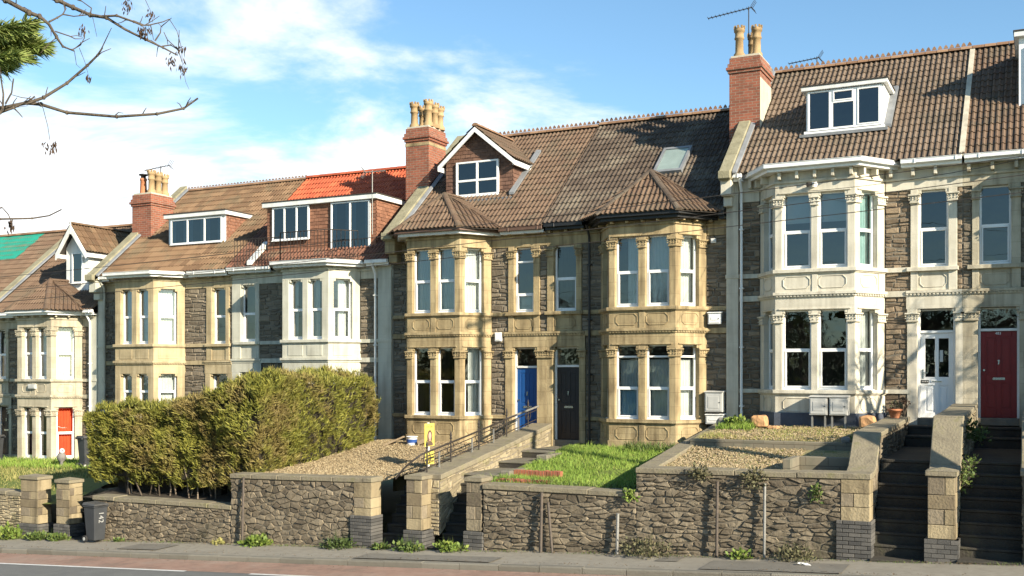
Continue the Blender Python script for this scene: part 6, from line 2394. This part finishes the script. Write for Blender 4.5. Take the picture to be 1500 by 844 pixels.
def bare_tree(seed, h, spread, levels=5, ivy=False):
    """meshes (trunk with limbs, twigs) of a leafless tree standing at the origin"""
    rng = random.Random(seed)
    tr, tw = MB(), MB()

    def grow(p, d, l, r, lev):
        pts = [p]
        q = p
        dd = d.copy()
        for k in range(3):
            dd = (dd + Vector((rng.uniform(-.2, .2), rng.uniform(-.2, .2), rng.uniform(-.05, .18)))).normalized()
            q = q + dd * l / 3
            pts.append(q)
        m_ = tr if lev > 2 else tw
        m_.tube(pts, [r, r * .88, r * .76, r * .62], 'bark', 7 if lev > 3 else (4 if lev > 1 else 3), False)
        if lev == 0:
            return
        for k in range(rng.choice((3, 3, 4))):
            t = rng.uniform(.35, 1)
            b = pts[min(3, int(t * 3))]
            a = rng.uniform(0, 6.28)
            nd = (dd * rng.uniform(.45, .9) + Vector((math.cos(a) * spread, math.sin(a) * spread, rng.uniform(0, .5)))).normalized()
            grow(b, nd, l * rng.uniform(.58, .8), r * rng.uniform(.45, .62), lev - 1)
    grow(Vector((0, 0, -.2)), Vector((0, 0, 1)), h * .36, h * .018, levels)
    return tr, tw


protos = []
for sd, h, sp in ((4, 11, .8), (9, 9.5, .9)):
    tr, tw = bare_tree(sd, h, sp)
    protos.append((tr, tw))


def plant_tree(k, x, y, label, rot, s=1., group='bare trees across the street', z=None):
    global protos
    root = thing('bare_tree', label, 'tree', (x, y, zp(x) if z is None else z), group)
    root.rotation_euler = (0, 0, rot)
    root.scale = (s, s, s)
    WL[root] = Vector((0, 0, 0))
    p = protos[k]
    if isinstance(p[0], MB):
        a, b = p[0].build('trunk', root), p[1].build('twigs', root)
        protos[k] = (a, b)
    else:
        for o in p:
            c = o.copy()
            COL.objects.link(c)
            c.parent = root
    return root


plant_tree(0, 4.9, -3.1, 'leafless tree in the garden right of the red door house, shading its front', .4, 1.0, 'bare trees in the gardens', 2.0)
plant_tree(1, 9.3, -4.4, 'smaller leafless tree beyond the right edge, close to the pavement', 2.1, 1.0, 'bare trees in the gardens', 1.9)
k = 0
for x, y, r_, s_ in ((-33, -41, .3, 1.1), (-26, -38, 1.3, .95), (-19.5, -42, 2.2, 1.15), (-13, -39, 3.3, 1.0), (-7, -43, 4.2, 1.1), (1, -40, 5.1, 1.0), (8, -42, .9, 1.1), (16, -39, 1.9, 1.0)):
    plant_tree(k % 2, x, y, 'leafless street tree behind the photographer, across the road', r_, s_ * 1.55)
    k += 1
# evergreen shrub out of view, added to shade the red door front and steps
root = thing('shade_shrub', 'dense evergreen shrub added out of view at the right to cast shade', 'shrub', (2.6, -5.6, 1.9))
mb = MB()
rng = random.Random(8)
for k in range(42):
    a, b = rng.uniform(0, 6.28), rng.random() ** .5
    leafclump(mb, (2.6 + 1.25 * b * math.cos(a), -5.55 + .75 * b * math.sin(a), rng.uniform(2.1, 5.0)), .55, 90, 'tree_leaf', rng, .17, .9)
mb.build('crown', root)
mb = MB()
for k in range(5):
    mb.tube([(2.6, -5.6, 1.8), (2.6 + rng.uniform(-.5, .5), -5.6 + rng.uniform(-.3, .3), 3.2), (2.6 + rng.uniform(-.9, .9), -5.6 + rng.uniform(-.5, .5), 4.6)], [.05, .04, .015], 'bark', 6)
mb.build('trunk', root)
wall('boundary_wall', 'stone wall of the garden beyond the right edge', .12, 14, 2.1, seed=29, rub='rubble_wall')
# a long evergreen belt on the far side of the street
mb = MB()
rng = random.Random(12)
for k in range(330):
    x = rng.uniform(-60, 30)
    leafclump(mb, (x, -46 + rng.uniform(-1.5, 1.5), zp(x) + rng.uniform(.3, 7.5 + 3 * noise.noise((x * .2, 3, 0)))), 1.5, 34, 'tree_leaf', rng, .75, .8)
kind(mb.build('shelter_belt_foliage'), 'stuff')

# fallen leaves, grit and moss along the wall foot, kerb and steps
mb = MB()
rng = random.Random(91)
for k in range(5200):
    x = rng.uniform(-30, 3)
    q = rng.random()
    if q < .62:
        y = -6.72 - abs(rng.gauss(0, .10))
    elif q < .8:
        y = KY + .16 + abs(rng.gauss(0, .12))
    elif q < .9:
        y = KY - .03 - abs(rng.gauss(0, .10))
    else:
        y = rng.uniform(KY + .2, -6.7)
    if noise.noise((x * .9, y * 2, 4)) < rng.uniform(-.5, .25):
        continue
    z = zp(x) + (.03 if y > KY else -.104)
    a = rng.uniform(0, 6.28)
    l = rng.uniform(.012, .045)
    ca, sa = math.cos(a) * l, math.sin(a) * l
    mb.add([(x, y, z), (x + ca * .5 - sa * .35, y + sa * .5 + ca * .35, z + rng.uniform(0, .015)), (x + ca, y + sa, z + rng.uniform(0, .01)), (x + ca * .5 + sa * .35, y + sa * .5 - ca * .35, z + rng.uniform(0, .015))], [(0, 1, 2, 3)], 'litter_leaf')
kind(mb.build('leaf_litter'), 'stuff')
mb = MB()
blades(mb, 5200, (-30, 2, -6.86, -6.68), lambda x, y: zp(x) + .02, (.02, .07), .006, 'weed', rng, .9, 11)
kind(mb.build('moss_grass'), 'stuff')
